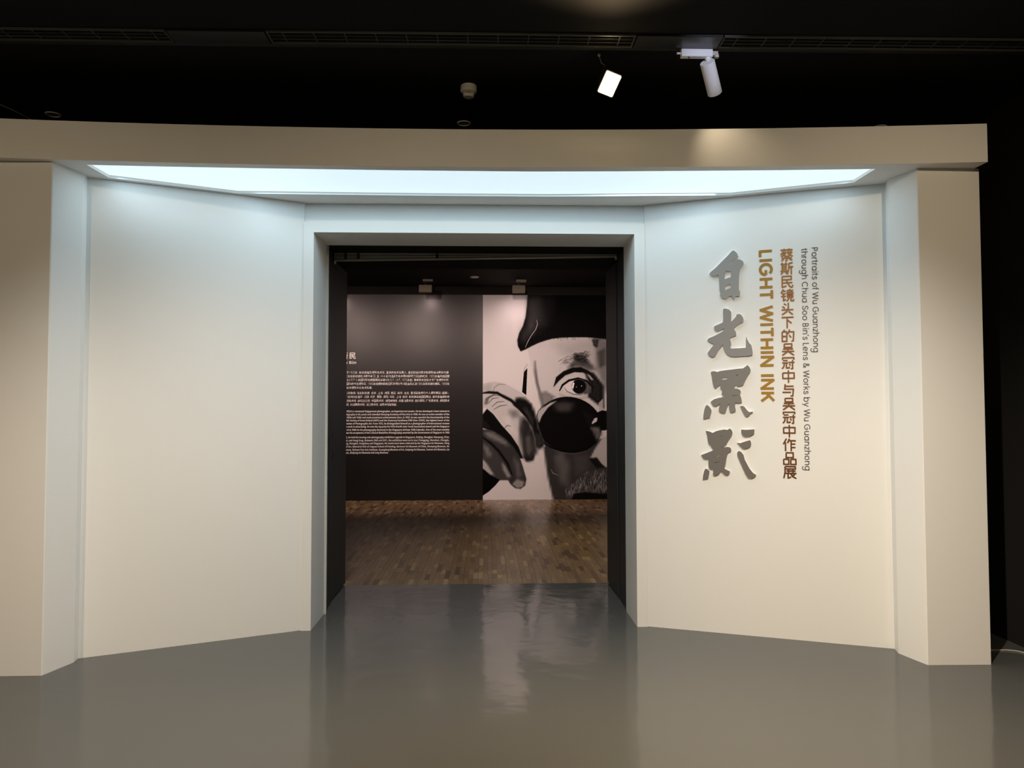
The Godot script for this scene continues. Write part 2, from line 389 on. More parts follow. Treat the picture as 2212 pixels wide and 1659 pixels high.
# The four brush characters, cut from board: [outline, holes] of each stroke in millimetres along and up the wall.
const BRUSH := [
	[
		[[601,2586, 620,2572, 628,2557, 633,2540, 626,2532, 591,2514, 564,2491, 575,2490, 601,2510, 624,2523, 649,2519, 664,2506, 667,2490, 661,2477, 647,2462, 639,2430, 635,2383, 634,2305, 640,2312, 642,2292, 639,2273, 629,2271, 618,2274, 608,2264, 604,2247, 597,2253, 592,2265, 587,2279, 568,2272, 550,2258, 532,2260, 519,2269, 510,2283, 514,2296, 508,2315, 506,2374, 505,2401, 500,2428, 487,2422, 473,2415, 456,2423, 444,2437, 451,2447, 488,2477, 524,2513, 561,2548, 587,2577], [[551,2453, 562,2445, 584,2446, 583,2404, 542,2392, 544,2420], [545,2345, 581,2358, 583,2331, 544,2317]]],
	],
	[
		[[531,2190, 546,2191, 569,2183, 582,2167, 583,2140, 581,2098, 596,2113, 614,2134, 617,2147, 632,2151, 647,2144, 658,2126, 662,2110, 659,2097, 636,2085, 611,2067, 596,2052, 608,2035, 614,2017, 613,2006, 595,2000, 572,1989, 574,1976, 579,1959, 580,1943, 574,1930, 575,1921, 584,1917, 634,1918, 674,1920, 675,1967, 677,1999, 683,1977, 697,1950, 709,1937, 713,1918, 718,1887, 715,1871, 694,1865, 654,1865, 603,1862, 573,1866, 553,1878, 540,1894, 532,1918, 526,1946, 512,1929, 492,1903, 479,1877, 468,1865, 455,1863, 435,1873, 425,1892, 430,1900, 446,1921, 469,1949, 456,1957, 436,1967, 424,1981, 431,1991, 472,2008, 514,2028, 532,2041, 537,2054, 524,2052, 503,2041, 488,2037, 475,2047, 468,2067, 473,2074, 499,2085, 527,2097, 530,2132, 529,2169], []],
	],
	[
		[[449,1765, 470,1766, 487,1760, 505,1766, 541,1771, 582,1775, 627,1780, 653,1781, 668,1791, 683,1803, 695,1790, 703,1772, 700,1756, 690,1743, 677,1720, 664,1694, 654,1671, 639,1663, 616,1661, 607,1673, 601,1658, 583,1646, 611,1646, 631,1639, 638,1625, 634,1604, 582,1599, 582,1595, 610,1595, 636,1596, 641,1578, 644,1552, 625,1548, 602,1552, 599,1525, 604,1502, 599,1491, 578,1484, 566,1491, 561,1515, 561,1544, 556,1539, 548,1520, 538,1489, 533,1481, 512,1482, 497,1491, 493,1502, 497,1521, 505,1544, 493,1536, 472,1527, 454,1534, 441,1558, 462,1574, 493,1584, 529,1589, 519,1600, 513,1613, 517,1624, 524,1629, 514,1637, 507,1651, 508,1669, 499,1672, 486,1659, 478,1649, 468,1654, 461,1667, 454,1702, 451,1734, 444,1755], [[518,1721, 550,1724, 551,1710, 518,1708], [609,1738, 621,1741, 616,1729]]],
		[[417,1537, 431,1526, 443,1507, 446,1494, 439,1467, 434,1449, 420,1449, 399,1440, 391,1446, 392,1467, 399,1505, 406,1526], []],
		[[633,1527, 650,1530, 662,1520, 677,1499, 691,1487, 713,1491, 713,1484, 696,1477, 691,1465, 674,1456, 659,1467, 647,1491], []],
	],
	[
		[[407,1360, 429,1356, 452,1346, 473,1357, 496,1364, 526,1370, 549,1367, 564,1377, 577,1365, 581,1349, 576,1330, 564,1312, 548,1288, 540,1267, 525,1256, 505,1245, 545,1252, 563,1250, 570,1241, 571,1228, 563,1219, 550,1214, 542,1188, 536,1151, 531,1122, 523,1116, 528,1104, 548,1094, 561,1088, 558,1072, 545,1062, 528,1066, 508,1084, 500,1088, 492,1071, 477,1061, 459,1056, 450,1067, 453,1091, 449,1101, 436,1100, 424,1106, 422,1133, 421,1170, 401,1167, 385,1177, 375,1195, 391,1201, 432,1218, 458,1230, 446,1242, 438,1260, 425,1271, 420,1292, 416,1324], [[503,1323, 515,1326, 508,1315], [473,1189, 507,1202, 508,1195, 476,1181], [461,1145, 498,1153, 498,1146, 462,1142]]],
		[[401,1103, 416,1098, 428,1085, 425,1064, 419,1037, 383,1030, 385,1052, 392,1084], []],
		[[637,1370, 667,1368, 722,1372, 719,1342, 692,1325, 662,1322, 645,1331, 637,1352], []],
		[[610,1282, 629,1278, 656,1288, 692,1299, 699,1287, 699,1269, 691,1253, 661,1241, 643,1245, 626,1263], []],
		[[621,1226, 633,1221, 650,1200, 657,1169, 670,1143, 689,1107, 709,1081, 728,1069, 721,1056, 701,1045, 678,1048, 664,1067, 644,1111, 625,1158, 611,1192, 609,1215], []],
	],
]
# ------------------------------------------------------------------ the printed portrait
# Drawn in print dots: three to each unit, 363 units wide and 443 high.
func ink(im: Image, pts: Array, grey: float, alpha := 1.0, blur := 0) -> void:
	var p := PackedVector2Array()
	var lo := Vector2(1e9, 1e9)
	var hi := Vector2(-1e9, -1e9)
	for i in range(0, pts.size(), 2):
		var q := Vector2(pts[i] - 1043.0, pts[i + 1] - 637.0) * 3.0
		p.append(q)
		lo = lo.min(q)
		hi = hi.max(q)
	blur *= 3
	var pad := blur * 2 + 2
	var o := Vector2i(int(lo.x) - pad, int(lo.y) - pad)
	var w := int(hi.x - lo.x) + pad * 2 + 2
	var h := int(hi.y - lo.y) + pad * 2 + 2
	var c := Color(grey, grey, grey, 0.0)
	var layer := Image.create_empty(w, h, false, Image.FORMAT_RGBA8)
	layer.fill(c)
	c.a = alpha
	for y in h:
		var yy := y + o.y + 0.5
		var xs := []
		for i in p.size():
			var a := p[i]
			var b := p[(i + 1) % p.size()]
			if (a.y <= yy) != (b.y <= yy): xs.append(a.x + (yy - a.y) / (b.y - a.y) * (b.x - a.x))
		xs.sort()
		for i in range(0, xs.size() - 1, 2):
			var x0 := int(round(xs[i])) - o.x
			layer.fill_rect(Rect2i(x0, y, maxi(1, int(round(xs[i + 1])) - o.x - x0), 1), c)
	if blur > 0:
		layer.resize(maxi(2, w / blur), maxi(2, h / blur), Image.INTERPOLATE_LANCZOS)
		layer.resize(w, h, Image.INTERPOLATE_CUBIC)
	var src := Rect2i(0, 0, w, h)
	im.blend_rect(layer, src, o)

func ink_line(im: Image, pts: Array, width: float, grey: float, alpha := 1.0, blur := 0) -> void:
	var left := []
	var right := []
	var n := pts.size() / 2
	for i in n:
		var a := Vector2(pts[maxi(i - 1, 0) * 2], pts[maxi(i - 1, 0) * 2 + 1])
		var b := Vector2(pts[mini(i + 1, n - 1) * 2], pts[mini(i + 1, n - 1) * 2 + 1])
		var s := (b - a).normalized().orthogonal() * width * 0.5 * (0.45 if i == 0 or i == n - 1 else 1.0)
		left += [pts[i * 2] + s.x, pts[i * 2 + 1] + s.y]
		right = [pts[i * 2] - s.x, pts[i * 2 + 1] - s.y] + right
	ink(im, left + right, grey, alpha, blur)

func oval(cx: float, cy: float, rx: float, ry: float, turn := 0.0, a0 := 0.0, a1 := 360.0) -> Array:
	var out := []
	for k in 41:
		var a := deg_to_rad(lerpf(a0, a1, k / 40.0))
		var q := Vector2(cos(a) * rx, sin(a) * ry).rotated(deg_to_rad(turn))
		out += [cx + q.x, cy + q.y]
	return out

func portrait() -> Image:
	var rng := RandomNumberGenerator.new()
	rng.seed = 11
	var im := Image.create_empty(1089, 1329, false, Image.FORMAT_RGBA8)
	im.fill(Color(0.84, 0.84, 0.84))
	# head: the light upper part and the dark cheek
	ink(im, [1138, 752, 1180, 736, 1240, 729, 1410, 729, 1410, 1085, 1200, 1085, 1185, 1010, 1176, 960, 1168, 880, 1157, 830, 1150, 800, 1146, 780], 0.79, 1.0, 3)
	ink(im, [1190, 745, 1250, 738, 1410, 735, 1410, 800, 1290, 800, 1230, 775], 0.68, 0.7, 14)
	ink_line(im, [1156, 780, 1157, 805, 1161, 830, 1168, 856, 1174, 880], 7, 0.45, 0.75, 3)
	ink_line(im, [1158, 800, 1160, 826, 1168, 852], 2, 0.3, 0.6, 1)
	ink(im, [1164, 850, 1180, 846, 1200, 858, 1184, 884, 1170, 882], 0.42, 0.75, 5)
	ink(im, [1288, 730, 1410, 735, 1410, 850, 1310, 850, 1290, 800], 0.42, 0.75, 10)
	ink(im, [1280, 733, 1296, 733, 1292, 752, 1284, 748], 0.12, 0.8, 3)
	ink(im, [1292, 760, 1310, 752, 1310, 790, 1296, 796], 0.2, 0.6, 5)
	for k in 70:
		var a := rng.randf_range(1200, 1300)
		var y := rng.randf_range(732, 760)
		ink_line(im, [a, y, a + rng.randf_range(2, 6), y + rng.randf_range(-2, 3)], 0.9, rng.randf_range(0.45, 0.9), 0.35)
	ink(im, [1172, 950, 1300, 950, 1410, 940, 1410, 1085, 1196, 1085, 1183, 1030], 0.2, 1.0, 5)
	ink(im, [1196, 985, 1215, 975, 1232, 1005, 1226, 1060, 1208, 1040], 0.36, 0.8, 10)
	ink(im, [1240, 985, 1275, 985, 1270, 1020, 1240, 1030], 0.29, 0.6, 10)
	ink_line(im, [1190, 1015, 1194, 1023, 1206, 1028], 1.5, 0.62, 0.9, 1)
	# nose
	ink(im, [1275, 992, 1285, 972, 1300, 950, 1330, 930, 1352, 960, 1345, 1000, 1312, 1014, 1290, 998], 0.7, 1.0, 4)
	ink(im, [1272, 992, 1290, 990, 1300, 1004, 1314, 1018, 1290, 1014], 0.08, 0.95, 3)
	# brow: fan of hair, dark fold beneath it
	ink(im, [1226, 800, 1234, 784, 1250, 774, 1272, 778, 1290, 800, 1268, 800, 1248, 794], 0.28, 0.85, 7)
	ink(im, [1238, 772, 1252, 764, 1270, 772, 1268, 788, 1250, 784], 0.2, 0.75, 5)
	for k in 60:
		var a := rng.randf_range(1206, 1270)
		var y := 786 - (a - 1206) * 0.3 + rng.randf_range(-6, 8)
		var l := rng.randf_range(6, 15)
		ink_line(im, [a, y, a + l * 0.5, y - l * 0.42, a + l, y - l * rng.randf_range(0.2, 0.75)], 1.0, 0.24, 0.6)
	for k in 46:
		var a := rng.randf_range(1238, 1266)
		var y := rng.randf_range(764, 784)
		ink_line(im, [a, y, a + 4, y - 2, a + 10, y + rng.randf_range(-2, 5)], 1.1, 0.08, 0.85)
	for k in 26:
		var a := rng.randf_range(1192, 1226)
		var y := rng.randf_range(790, 830)
		ink_line(im, [a, y, a + 5, y - 3], 0.9, 0.5, 0.35)
	# eye
	ink(im, [1196, 838, 1202, 816, 1218, 803, 1238, 795, 1256, 794, 1274, 803, 1292, 824, 1280, 816, 1262, 806, 1242, 805, 1222, 812, 1208, 824], 0.05, 1.0, 2)
	ink(im, [1262, 800, 1284, 806, 1306, 835, 1306, 886, 1288, 872, 1270, 858, 1276, 838], 0.1, 0.95, 5)
	ink(im, [1268, 808, 1276, 812, 1284, 822, 1278, 822], 0.75, 0.8, 2)
	ink(im, [1213, 838, 1220, 828, 1234, 822, 1252, 820, 1266, 826, 1274, 840, 1266, 852, 1248, 855, 1230, 851, 1220, 845], 0.86, 1.0, 1)
	ink(im, [1262, 824, 1278, 832, 1278, 850, 1262, 854], 0.3, 0.9, 3)
	ink_line(im, [1209, 846, 1216, 833, 1230, 823, 1250, 818.5, 1268, 824, 1284, 840], 4.5, 0.05, 1.0, 1)
	ink_line(im, [1219, 838, 1226, 847, 1240, 853, 1256, 854, 1268, 848], 1.4, 0.2, 0.85, 1)
	ink(im, oval(1252.5, 836, 16.5, 16.5), 0.24)
	ink(im, oval(1251.8, 836, 14.5, 14.8), 0.04, 1.0, 1)
	ink(im, [1239, 827, 1242, 829, 1239, 842, 1236, 838], 0.96)
	ink(im, oval(1257.5, 835, 1.2, 1.2), 0.85)
	ink(im, oval(1246, 837, 1.2, 0.9), 0.7)
	ink_line(im, [1208, 852, 1224, 860, 1248, 864, 1272, 858], 5, 0.6, 0.6, 3)
	for k in 60:
		var a := rng.randf_range(1186, 1276)
		ink_line(im, [a, 856 + rng.randf() * 8, a + 3, 854 + rng.randf() * 10], 0.9, rng.randf_range(0.3, 0.9), 0.4)
	ink(im, [1294, 872, 1304, 862, 1304, 900, 1296, 896], 0.7, 0.9, 2)
	ink_line(im, [1338, 836, 1356, 812, 1380, 804, 1408, 814], 6, 0.08, 1.0, 2)
	# hat
	ink(im, [1141, 630, 1139, 660, 1136, 685, 1130, 705, 1122, 720, 1118, 735, 1119, 748, 1125, 760, 1135, 756, 1150, 748, 1165, 741, 1180, 736, 1195, 732, 1215, 730, 1240, 729, 1270, 729, 1300, 732, 1410, 742, 1410, 630], 0.05, 1.0, 2)
	ink(im, [1142, 640, 1172, 640, 1172, 690, 1156, 715, 1134, 738, 1124, 740, 1136, 708, 1141, 680], 0.27, 0.75, 14)
	ink(im, [1150, 640, 1200, 640, 1190, 700, 1160, 720], 0.18, 0.5, 16)
	for k in 110:
		var a := rng.randf_range(1124, 1190)
		var y := rng.randf_range(645, 745)
		if a > 1146 - (y - 660) * 0.25: ink_line(im, [a, y, a + 1, y - 5], 0.8, rng.randf_range(0.3, 0.5), 0.22)
	ink_line(im, [1160, 691, 1162, 700, 1158, 712, 1148, 726, 1141, 738, 1135, 752], 1.3, 0.72, 0.95)
	for k in 70:
		var a := rng.randf_range(1185, 1400)
		ink_line(im, [a, 727, a + 3, 732 + rng.randf() * 5], 1.0, 0.05, 0.7)
	# spectacles: arm, rim and dark lens
	ink(im, [1132, 805, 1139.5, 796, 1137, 855, 1128, 848], 0.04)
	ink_line(im, [1132, 804, 1134, 796, 1140, 787], 1.6, 0.5, 0.7, 1)
	ink(im, oval(1231, 919, 71, 60, 14), 0.045, 1.0, 1)
	ink(im, [1164, 916, 1161, 900, 1170, 884, 1190, 871, 1204, 867, 1184, 882, 1171, 900], 0.72, 0.95, 2)
	ink_line(im, [1165, 924, 1158.5, 906, 1163, 890, 1174, 877, 1190, 868], 1.6, 0.12, 0.9, 1)
	ink(im, [1194, 874, 1222, 868, 1244, 876, 1228, 892, 1204, 890], 0.3, 0.7, 9)
	ink(im, [1256, 885, 1284, 900, 1290, 930, 1270, 920], 0.1, 0.6, 6)
	ink_line(im, [1170, 955, 1190, 968, 1215, 976, 1240, 978, 1265, 973, 1290, 958], 3, 0.02, 1.0, 1)
	ink_line(im, [1190, 971, 1215, 980, 1240, 982, 1266, 977], 1.2, 0.4, 0.6, 1)
	ink(im, [1279, 915, 1285, 905, 1294, 902, 1290, 912, 1280, 918], 0.78, 1.0, 1)
	ink(im, [1290, 893, 1302, 888, 1352, 896, 1352, 924, 1302, 932, 1292, 915], 0.04, 1.0, 1)
	ink(im, [1276, 924, 1294, 924, 1302, 940, 1290, 954], 0.4, 0.8, 5)
	for k in 20:
		var a := rng.randf_range(1274, 1300)
		ink_line(im, [a, 926 + rng.randf() * 10, a + 2, 922 + rng.randf() * 8], 0.9, 0.55, 0.5)
	ink(im, oval(1408, 925, 58, 55), 0.05, 1.0, 1)
	# beard
	ink(im, [1220, 1079, 1224, 1060, 1240, 1042, 1262, 1022, 1300, 1012, 1410, 1012, 1410, 1085, 1220, 1085], 0.24, 0.9, 6)
	for k in 900:
		var a := rng.randf_range(1222, 1400)
		var low := 1016.0 + maxf(0.0, 1272 - a) * 0.8
		var y := rng.randf_range(low, 1064)
		var bright := rng.randf_range(0.3, 0.75) if rng.randf() < 0.7 else 0.1
		ink_line(im, [a, y, a + rng.randf_range(-2, 2), y + 4, a + rng.randf_range(-4, 3), y + rng.randf_range(6, 14)], 0.9, bright, 0.7)
	ink(im, [1232, 1085, 1240, 1068, 1262, 1064, 1300, 1068, 1410, 1068, 1410, 1085], 0.05, 0.95, 3)
	# hand: four fingers, the gaps between them and the cuff
	ink(im, [1040, 831, 1055, 827, 1068, 825, 1088, 829, 1105, 837, 1122, 847, 1138, 859, 1150, 874, 1157, 892, 1162, 918, 1172, 950, 1178, 966, 1164, 972, 1140, 950, 1118, 915, 1098, 888, 1075, 866, 1040, 862], 0.76, 1.0, 2)
	ink(im, [1116, 860, 1134, 862, 1148, 874, 1158, 900, 1166, 930, 1178, 960, 1166, 972, 1150, 958, 1132, 925, 1116, 900, 1108, 878], 0.07, 1.0, 6)
	ink(im, [1128, 880, 1140, 884, 1152, 905, 1152, 925, 1138, 908], 0.2, 0.8, 6)
	ink(im, [1158, 935, 1170, 945, 1174, 960, 1162, 968, 1152, 958], 0.22, 0.7, 5)
	ink(im, [1044, 834, 1062, 830, 1062, 846, 1046, 846], 0.64, 0.6, 6)
	ink_line(im, [1066, 848, 1068, 838, 1078, 831, 1092, 832], 1.3, 0.35, 0.7, 1)
	ink_line(im, [1070, 830, 1082, 832], 1.0, 0.5, 0.5, 1)
	ink_line(im, [1040, 851, 1056, 849, 1074, 850, 1088, 858, 1104, 866, 1120, 880, 1138, 902, 1150, 925], 6, 0.06, 0.95, 2)
	for k in 16: ink_line(im, [1086 + k * 1.6, 859 + k * 0.9, 1089 + k * 1.6, 852 + k * 0.9], 1.0, 0.05, 0.9)
	ink(im, [1040, 852, 1058, 852, 1076, 855, 1094, 866, 1118, 884, 1136, 903, 1150, 925, 1157, 950, 1158, 975, 1153, 989, 1144, 996, 1134, 994, 1127, 986, 1118, 962, 1104, 938, 1084, 915, 1066, 893, 1052, 882, 1040, 884], 0.76, 1.0, 2)
	ink(im, [1126, 900, 1142, 908, 1158, 945, 1160, 978, 1146, 998, 1132, 992, 1126, 965, 1122, 930], 0.16, 0.95, 8)
	ink(im, [1134, 945, 1146, 942, 1151, 972, 1143, 988, 1136, 975], 0.36, 0.65, 5)
	ink(im, [1130, 985, 1146, 990, 1156, 980, 1152, 996, 1136, 998], 0.1, 0.8, 3)
	ink(im, [1098, 886, 1120, 886, 1124, 904, 1104, 904], 0.4, 0.6, 7)
	ink(im, [1084, 905, 1100, 900, 1118, 940, 1112, 950], 0.86, 0.5, 8)
	for c in [[1048, 872, 1054, 862, 1066, 855, 1080, 856], [1056, 872, 1064, 862, 1078, 860], [1062, 880, 1074, 870, 1090, 868], [1066, 886, 1080, 878, 1096, 876], [1088, 928, 1096, 920, 1104, 922], [1050, 864, 1058, 857, 1070, 853]]:
		ink_line(im, c, 2.0, 0.28, 0.75, 1)
	ink(im, [1048, 862, 1057, 857, 1055, 874, 1046, 876], 0.36, 0.7, 3)
	ink(im, [1040, 900, 1052, 884, 1066, 896, 1084, 920, 1104, 942, 1120, 966, 1130, 992, 1118, 990, 1096, 962, 1070, 936, 1040, 924], 0.05, 1.0, 2)
	ink(im, [1040, 928, 1062, 930, 1086, 944, 1108, 964, 1122, 986, 1130, 1012, 1137, 1036, 1134, 1050, 1124, 1057, 1112, 1055, 1102, 1046, 1088, 1020, 1066, 985, 1040, 960], 0.2, 1.0, 2)
	ink(im, [1044, 934, 1064, 934, 1092, 952, 1100, 966, 1076, 956, 1054, 946], 0.46, 0.8, 6)
	ink(im, [1108, 985, 1122, 1000, 1128, 1030, 1116, 1036], 0.36, 0.8, 7)
	ink(im, [1106, 1046, 1116, 1036, 1132, 1040, 1130, 1052, 1118, 1056], 0.6, 0.85, 4)
	ink_line(im, [1040, 944, 1060, 958, 1078, 976, 1096, 1002, 1106, 1028], 5, 0.05, 0.95, 2)
	ink(im, [1040, 952, 1058, 962, 1074, 982, 1092, 1006, 1105, 1030, 1100, 1038, 1080, 1038, 1062, 1029, 1040, 1012], 0.24, 1.0, 2)
	ink(im, [1042, 960, 1054, 966, 1062, 984, 1054, 990], 0.5, 0.7, 6)
	ink(im, [1084, 998, 1092, 1008, 1104, 1030, 1096, 1033, 1086, 1016], 0.56, 0.85, 4)
	ink(im, [1040, 990, 1052, 1002, 1068, 1028, 1056, 1024, 1040, 1012], 0.68, 0.9, 4)
	ink(im, [1040, 905, 1050, 912, 1060, 926, 1040, 926], 0.1)
	ink(im, [1040, 1010, 1058, 1026, 1080, 1037, 1070, 1049, 1056, 1062, 1044, 1070, 1040, 1072], 0.03, 1.0, 1)
	im.convert(Image.FORMAT_RGB8)
	return im

# ------------------------------------------------------------------ lamps and ceiling fittings
# A cylinder spot on a track adapter. at is the middle of the adapter's underside, to what it is aimed at.
func track_spot(label: String, at: Vector3, to: Vector3, energy: float, angle: float, c: Color, seen: float) -> void:
	var r := thing("track_spotlight", label, "spotlight", at, "white cylinder spotlights on ceiling track")
	var st := mb()
	chamfered(st, Vector3(0.034, 0.046, 0.172), 0.003, Transform3D(Basis(Vector3.UP, PI / 2), Vector3(0, 0.023, 0)))
	put(st, "adapter", M.white_metal, r)
	st = mb()
	chamfered(st, Vector3(0.026, 0.024, 0.03), 0.004, Transform3D(Basis(Vector3.UP, PI / 2), Vector3(0.102, 0.022, 0)))
	lathe(st, [[0.0, -0.008], [0.012, -0.008], [0.014, 0.0], [0.012, 0.012], [0.0, 0.012]], Transform3D(Basis.IDENTITY, Vector3(0.112, 0.008, 0)), 16)
	put(st, "contact_plug", M.clear_plastic, r)
	st = mb()
	box(st, Vector3(-0.102, 0.018, -0.004), Vector3(-0.086, 0.026, 0.004))
	lathe(st, [[0.0, 0.0], [0.006, 0.001], [0.006, 0.009], [0.0, 0.01]], Transform3D(Basis.IDENTITY, Vector3(-0.104, 0.017, 0)), 12)
	put(st, "release_lever", M.white_metal, r)
	st = mb()
	lathe(st, [[0.0, 0.0], [0.004, 0.0], [0.004, 0.008], [0.0, 0.008]], Transform3D(Basis.IDENTITY, Vector3(-0.045, -0.008, 0.008)), 10)
	put(st, "locking_screw", M.dark_metal, r)
	st = mb()
	lathe(st, [[0.0, -0.03], [0.006, -0.03], [0.007, -0.014], [0.013, -0.012], [0.015, -0.004], [0.012, 0.0], [0.0, 0.0]], Transform3D(Basis.IDENTITY, Vector3(0.062, 0, 0)), 20)
	put(st, "swivel", M.white_metal, r)
	var pivot := at + Vector3(0.062, -0.035, 0)
	var d := (to - pivot).normalized()
	var side := d.cross(Vector3.UP).normalized()
	var t := Transform3D(Basis(side, d, side.cross(d)), pivot - at - d * 0.012)
	st = mb()
	lathe(st, [[0.0, 0.0], [0.0385, 0.0], [0.04, 0.0015], [0.04, 0.16], [0.0392, 0.161], [0.0392, 0.164], [0.04, 0.165], [0.04, 0.186], [0.038, 0.188], [0.035, 0.188], [0.034, 0.165], [0.03, 0.15], [0.0, 0.15]], t, 48)
	put(st, "lamp_body", M.white_metal, r)
	st = mb()
	lathe(st, [[0.0, 0.153], [0.029, 0.153], [0.03, 0.151]], t, 32)
	put(st, "lamp_lens", glow(c, seen), r)
	spot(pivot + d * 0.18, to, energy, c, angle, 0.03)

# A ceiling downlight that is switched off: trim ring and a sunk diffuser.
func downlight(label: String, x: float, z: float) -> void:
	var r := thing("downlight", label, "downlight", Vector3(x, HALL_CEILING, z), "round ceiling downlights above the canopy")
	var st := mb()
	lathe(st, [[0.036, 0.004], [0.036, -0.003], [0.04, -0.006], [0.047, -0.005], [0.05, 0.0]])
	put(st, "trim_ring", M.dusty_plastic, r)
	st = mb()
	lathe(st, [[0.0, -0.001], [0.036, -0.001]])
	put(st, "diffuser", M.dusty_lens, r)

func smoke_detector(at: Vector3) -> void:
	var r := thing("smoke_detector", "white slotted smoke detector on the black ceiling", "smoke detector", at)
	var st := mb()
	lathe(st, [[0.047, 0.0], [0.049, -0.003], [0.049, -0.022], [0.05, -0.024], [0.05, -0.034], [0.046, -0.04], [0.034, -0.044], [0.026, -0.044]])
	put(st, "base", M.dusty_plastic, r)
	st = mb()
	lathe(st, [[0.026, -0.04], [0.026, -0.056]])
	put(st, "sensing_chamber", M.black_plastic, r)
	st = mb()
	for k in 22:
		var a := TAU * k / 22.0
		box(st, Vector3(0.027, -0.058, -0.0013), Vector3(0.0335, -0.043, 0.0013), Transform3D(Basis(Vector3.UP, a), Vector3.ZERO))
	put(st, "slot_fins", M.dusty_plastic, r)
	st = mb()
	lathe(st, [[0.033, -0.056], [0.034, -0.058], [0.032, -0.068], [0.027, -0.072], [0.0, -0.073]])
	put(st, "cap", M.dusty_plastic, r)
	st = mb()
	lathe(st, [[0.0, -0.0015], [0.003, -0.001], [0.0035, 0.0]], Transform3D(Basis.IDENTITY, Vector3(-0.014, -0.0715, 0.012)), 10)
	put(st, "indicator", M.black_plastic, r)

# A run of slot diffuser in the ceiling: two edge rails, blades and cross ribs over a black plenum.
func slot_diffuser(label: String, x0: float, x1: float, frame: Transform3D) -> void:
	var r := thing("slot_diffuser", label, "air diffuser", Vector3.ZERO, "slot diffusers in a row across the ceiling")
	r.transform = frame * Transform3D(Basis.IDENTITY, Vector3((x0 + x1) / 2, 0, 0))
	var h := (x1 - x0) / 2
	for z in [-0.058, 0.058]:
		var st := mb()
		chamfered(st, Vector3(0.014, 0.012, h * 2), 0.003, Transform3D(Basis(Vector3.UP, PI / 2), Vector3(0, -0.006, z)))
		put(st, "edge_rail", M.slot_metal, r)
	for z in [-0.022, 0.018]:
		var st := mb()
		box(st, Vector3(-h, -0.006, z - 0.0025), Vector3(h, 0.0, z + 0.0025))
		put(st, "blade", M.slot_metal, r)
	var n := int((x1 - x0) / 0.155)
	for k in n:
		var x := -h + (k + 0.5) * (x1 - x0) / n
		var st := mb()
		box(st, Vector3(x - 0.003, -0.005, -0.051), Vector3(x + 0.003, 0.0, 0.051))
		put(st, "cross_rib", M.slot_metal, r)
	for x in [-h, h - 0.008]:
		var st := mb()
		box(st, Vector3(x, -0.011, -0.051), Vector3(x + 0.008, 0.0, 0.051))
		put(st, "end_cap", M.slot_metal, r)

func blank_plate(label: String, x0: float, x1: float, frame: Transform3D) -> void:
	var st := mb()
	chamfered(st, Vector3(0.13, 0.014, x1 - x0 - 0.006), 0.002, Transform3D(Basis(Vector3.UP, PI / 2), Vector3.ZERO))
	var o := put(st, "blank_plate", M.gloss_black)
	o.transform = frame * Transform3D(Basis.IDENTITY, Vector3((x0 + x1) / 2, -0.007, 0))
	tag(o, label, "cover plate", "flat black plates between the slot diffusers")

# The lit floodlight hanging by a wire: a tilted square housing with sixteen bright lenses.
func led_floodlight() -> void:
	var at := Vector3(0.684, 3.329, -4.02)
	var hook := Vector3(0.626, HALL_CEILING, -4.02)
	var r := thing("led_floodlight", "lit warm-white floodlight hanging tilted from the black ceiling", "floodlight", at)
	var f := (Vector3(0.42, 0.7, -1.2) - at).normalized()
	var up := Vector3(0.30, 1.0, 0.0).normalized()
	var x := up.cross(f).normalized()
	var b := Basis(x, f.cross(x).normalized(), f)
	var t := Transform3D(b, Vector3.ZERO)
	var st := mb()
	chamfered(st, Vector3(0.098, 0.132, 0.03), 0.006, t * Transform3D(Basis.IDENTITY, Vector3(0, 0, -0.022)))
	put(st, "housing", M.dark_metal, r)
	st = mb()
	chamfered(st, Vector3(0.088, 0.122, 0.006), 0.004, t * Transform3D(Basis.IDENTITY, Vector3(0, 0, -0.004)))
	put(st, "lens_plate", glow(Color(1.0, 0.86, 0.6), 9.0), r)
	for i in 16:
		st = mb()
		var p := Vector3((i % 4 - 1.5) * 0.021, (i / 4 - 1.5) * 0.029, 0.0)
		lathe(st, [[0.009, 0.0], [0.0085, 0.003], [0.006, 0.006], [0.0, 0.007]], t * Transform3D(Basis(Vector3.RIGHT, PI / 2), p), 14)
		put(st, "led_lens", M.led_lens, r)
	st = mb()
	var e0 := t * Vector3(-0.056, -0.02, -0.02)
	var e1 := t * Vector3(-0.062, 0.075, -0.03)
	tube(st, [e0, e1], 0.0035)
	tube(st, [t * Vector3(-0.049, -0.02, -0.02), e0], 0.005)
	put(st, "bracket", M.dark_metal, r)
	st = mb()
	tube(st, [e1, hook - at + Vector3(0.012, -0.05, 0), hook - at + Vector3(0, -0.008, 0)], 0.0016)
	put(st, "hanging_wire", M.clear_plastic, r)
	st = mb()
	lathe(st, [[0.0, -0.016], [0.006, -0.013], [0.009, -0.007], [0.007, 0.0], [0.0, 0.0]], Transform3D(Basis.IDENTITY, hook - at), 16)
	put(st, "ceiling_hook", M.clear_plastic, r)
	spot(at + f * 0.03, at + f * 3.0, FLOOD, Color(1.0, 0.86, 0.66), 70.0, 0.05)

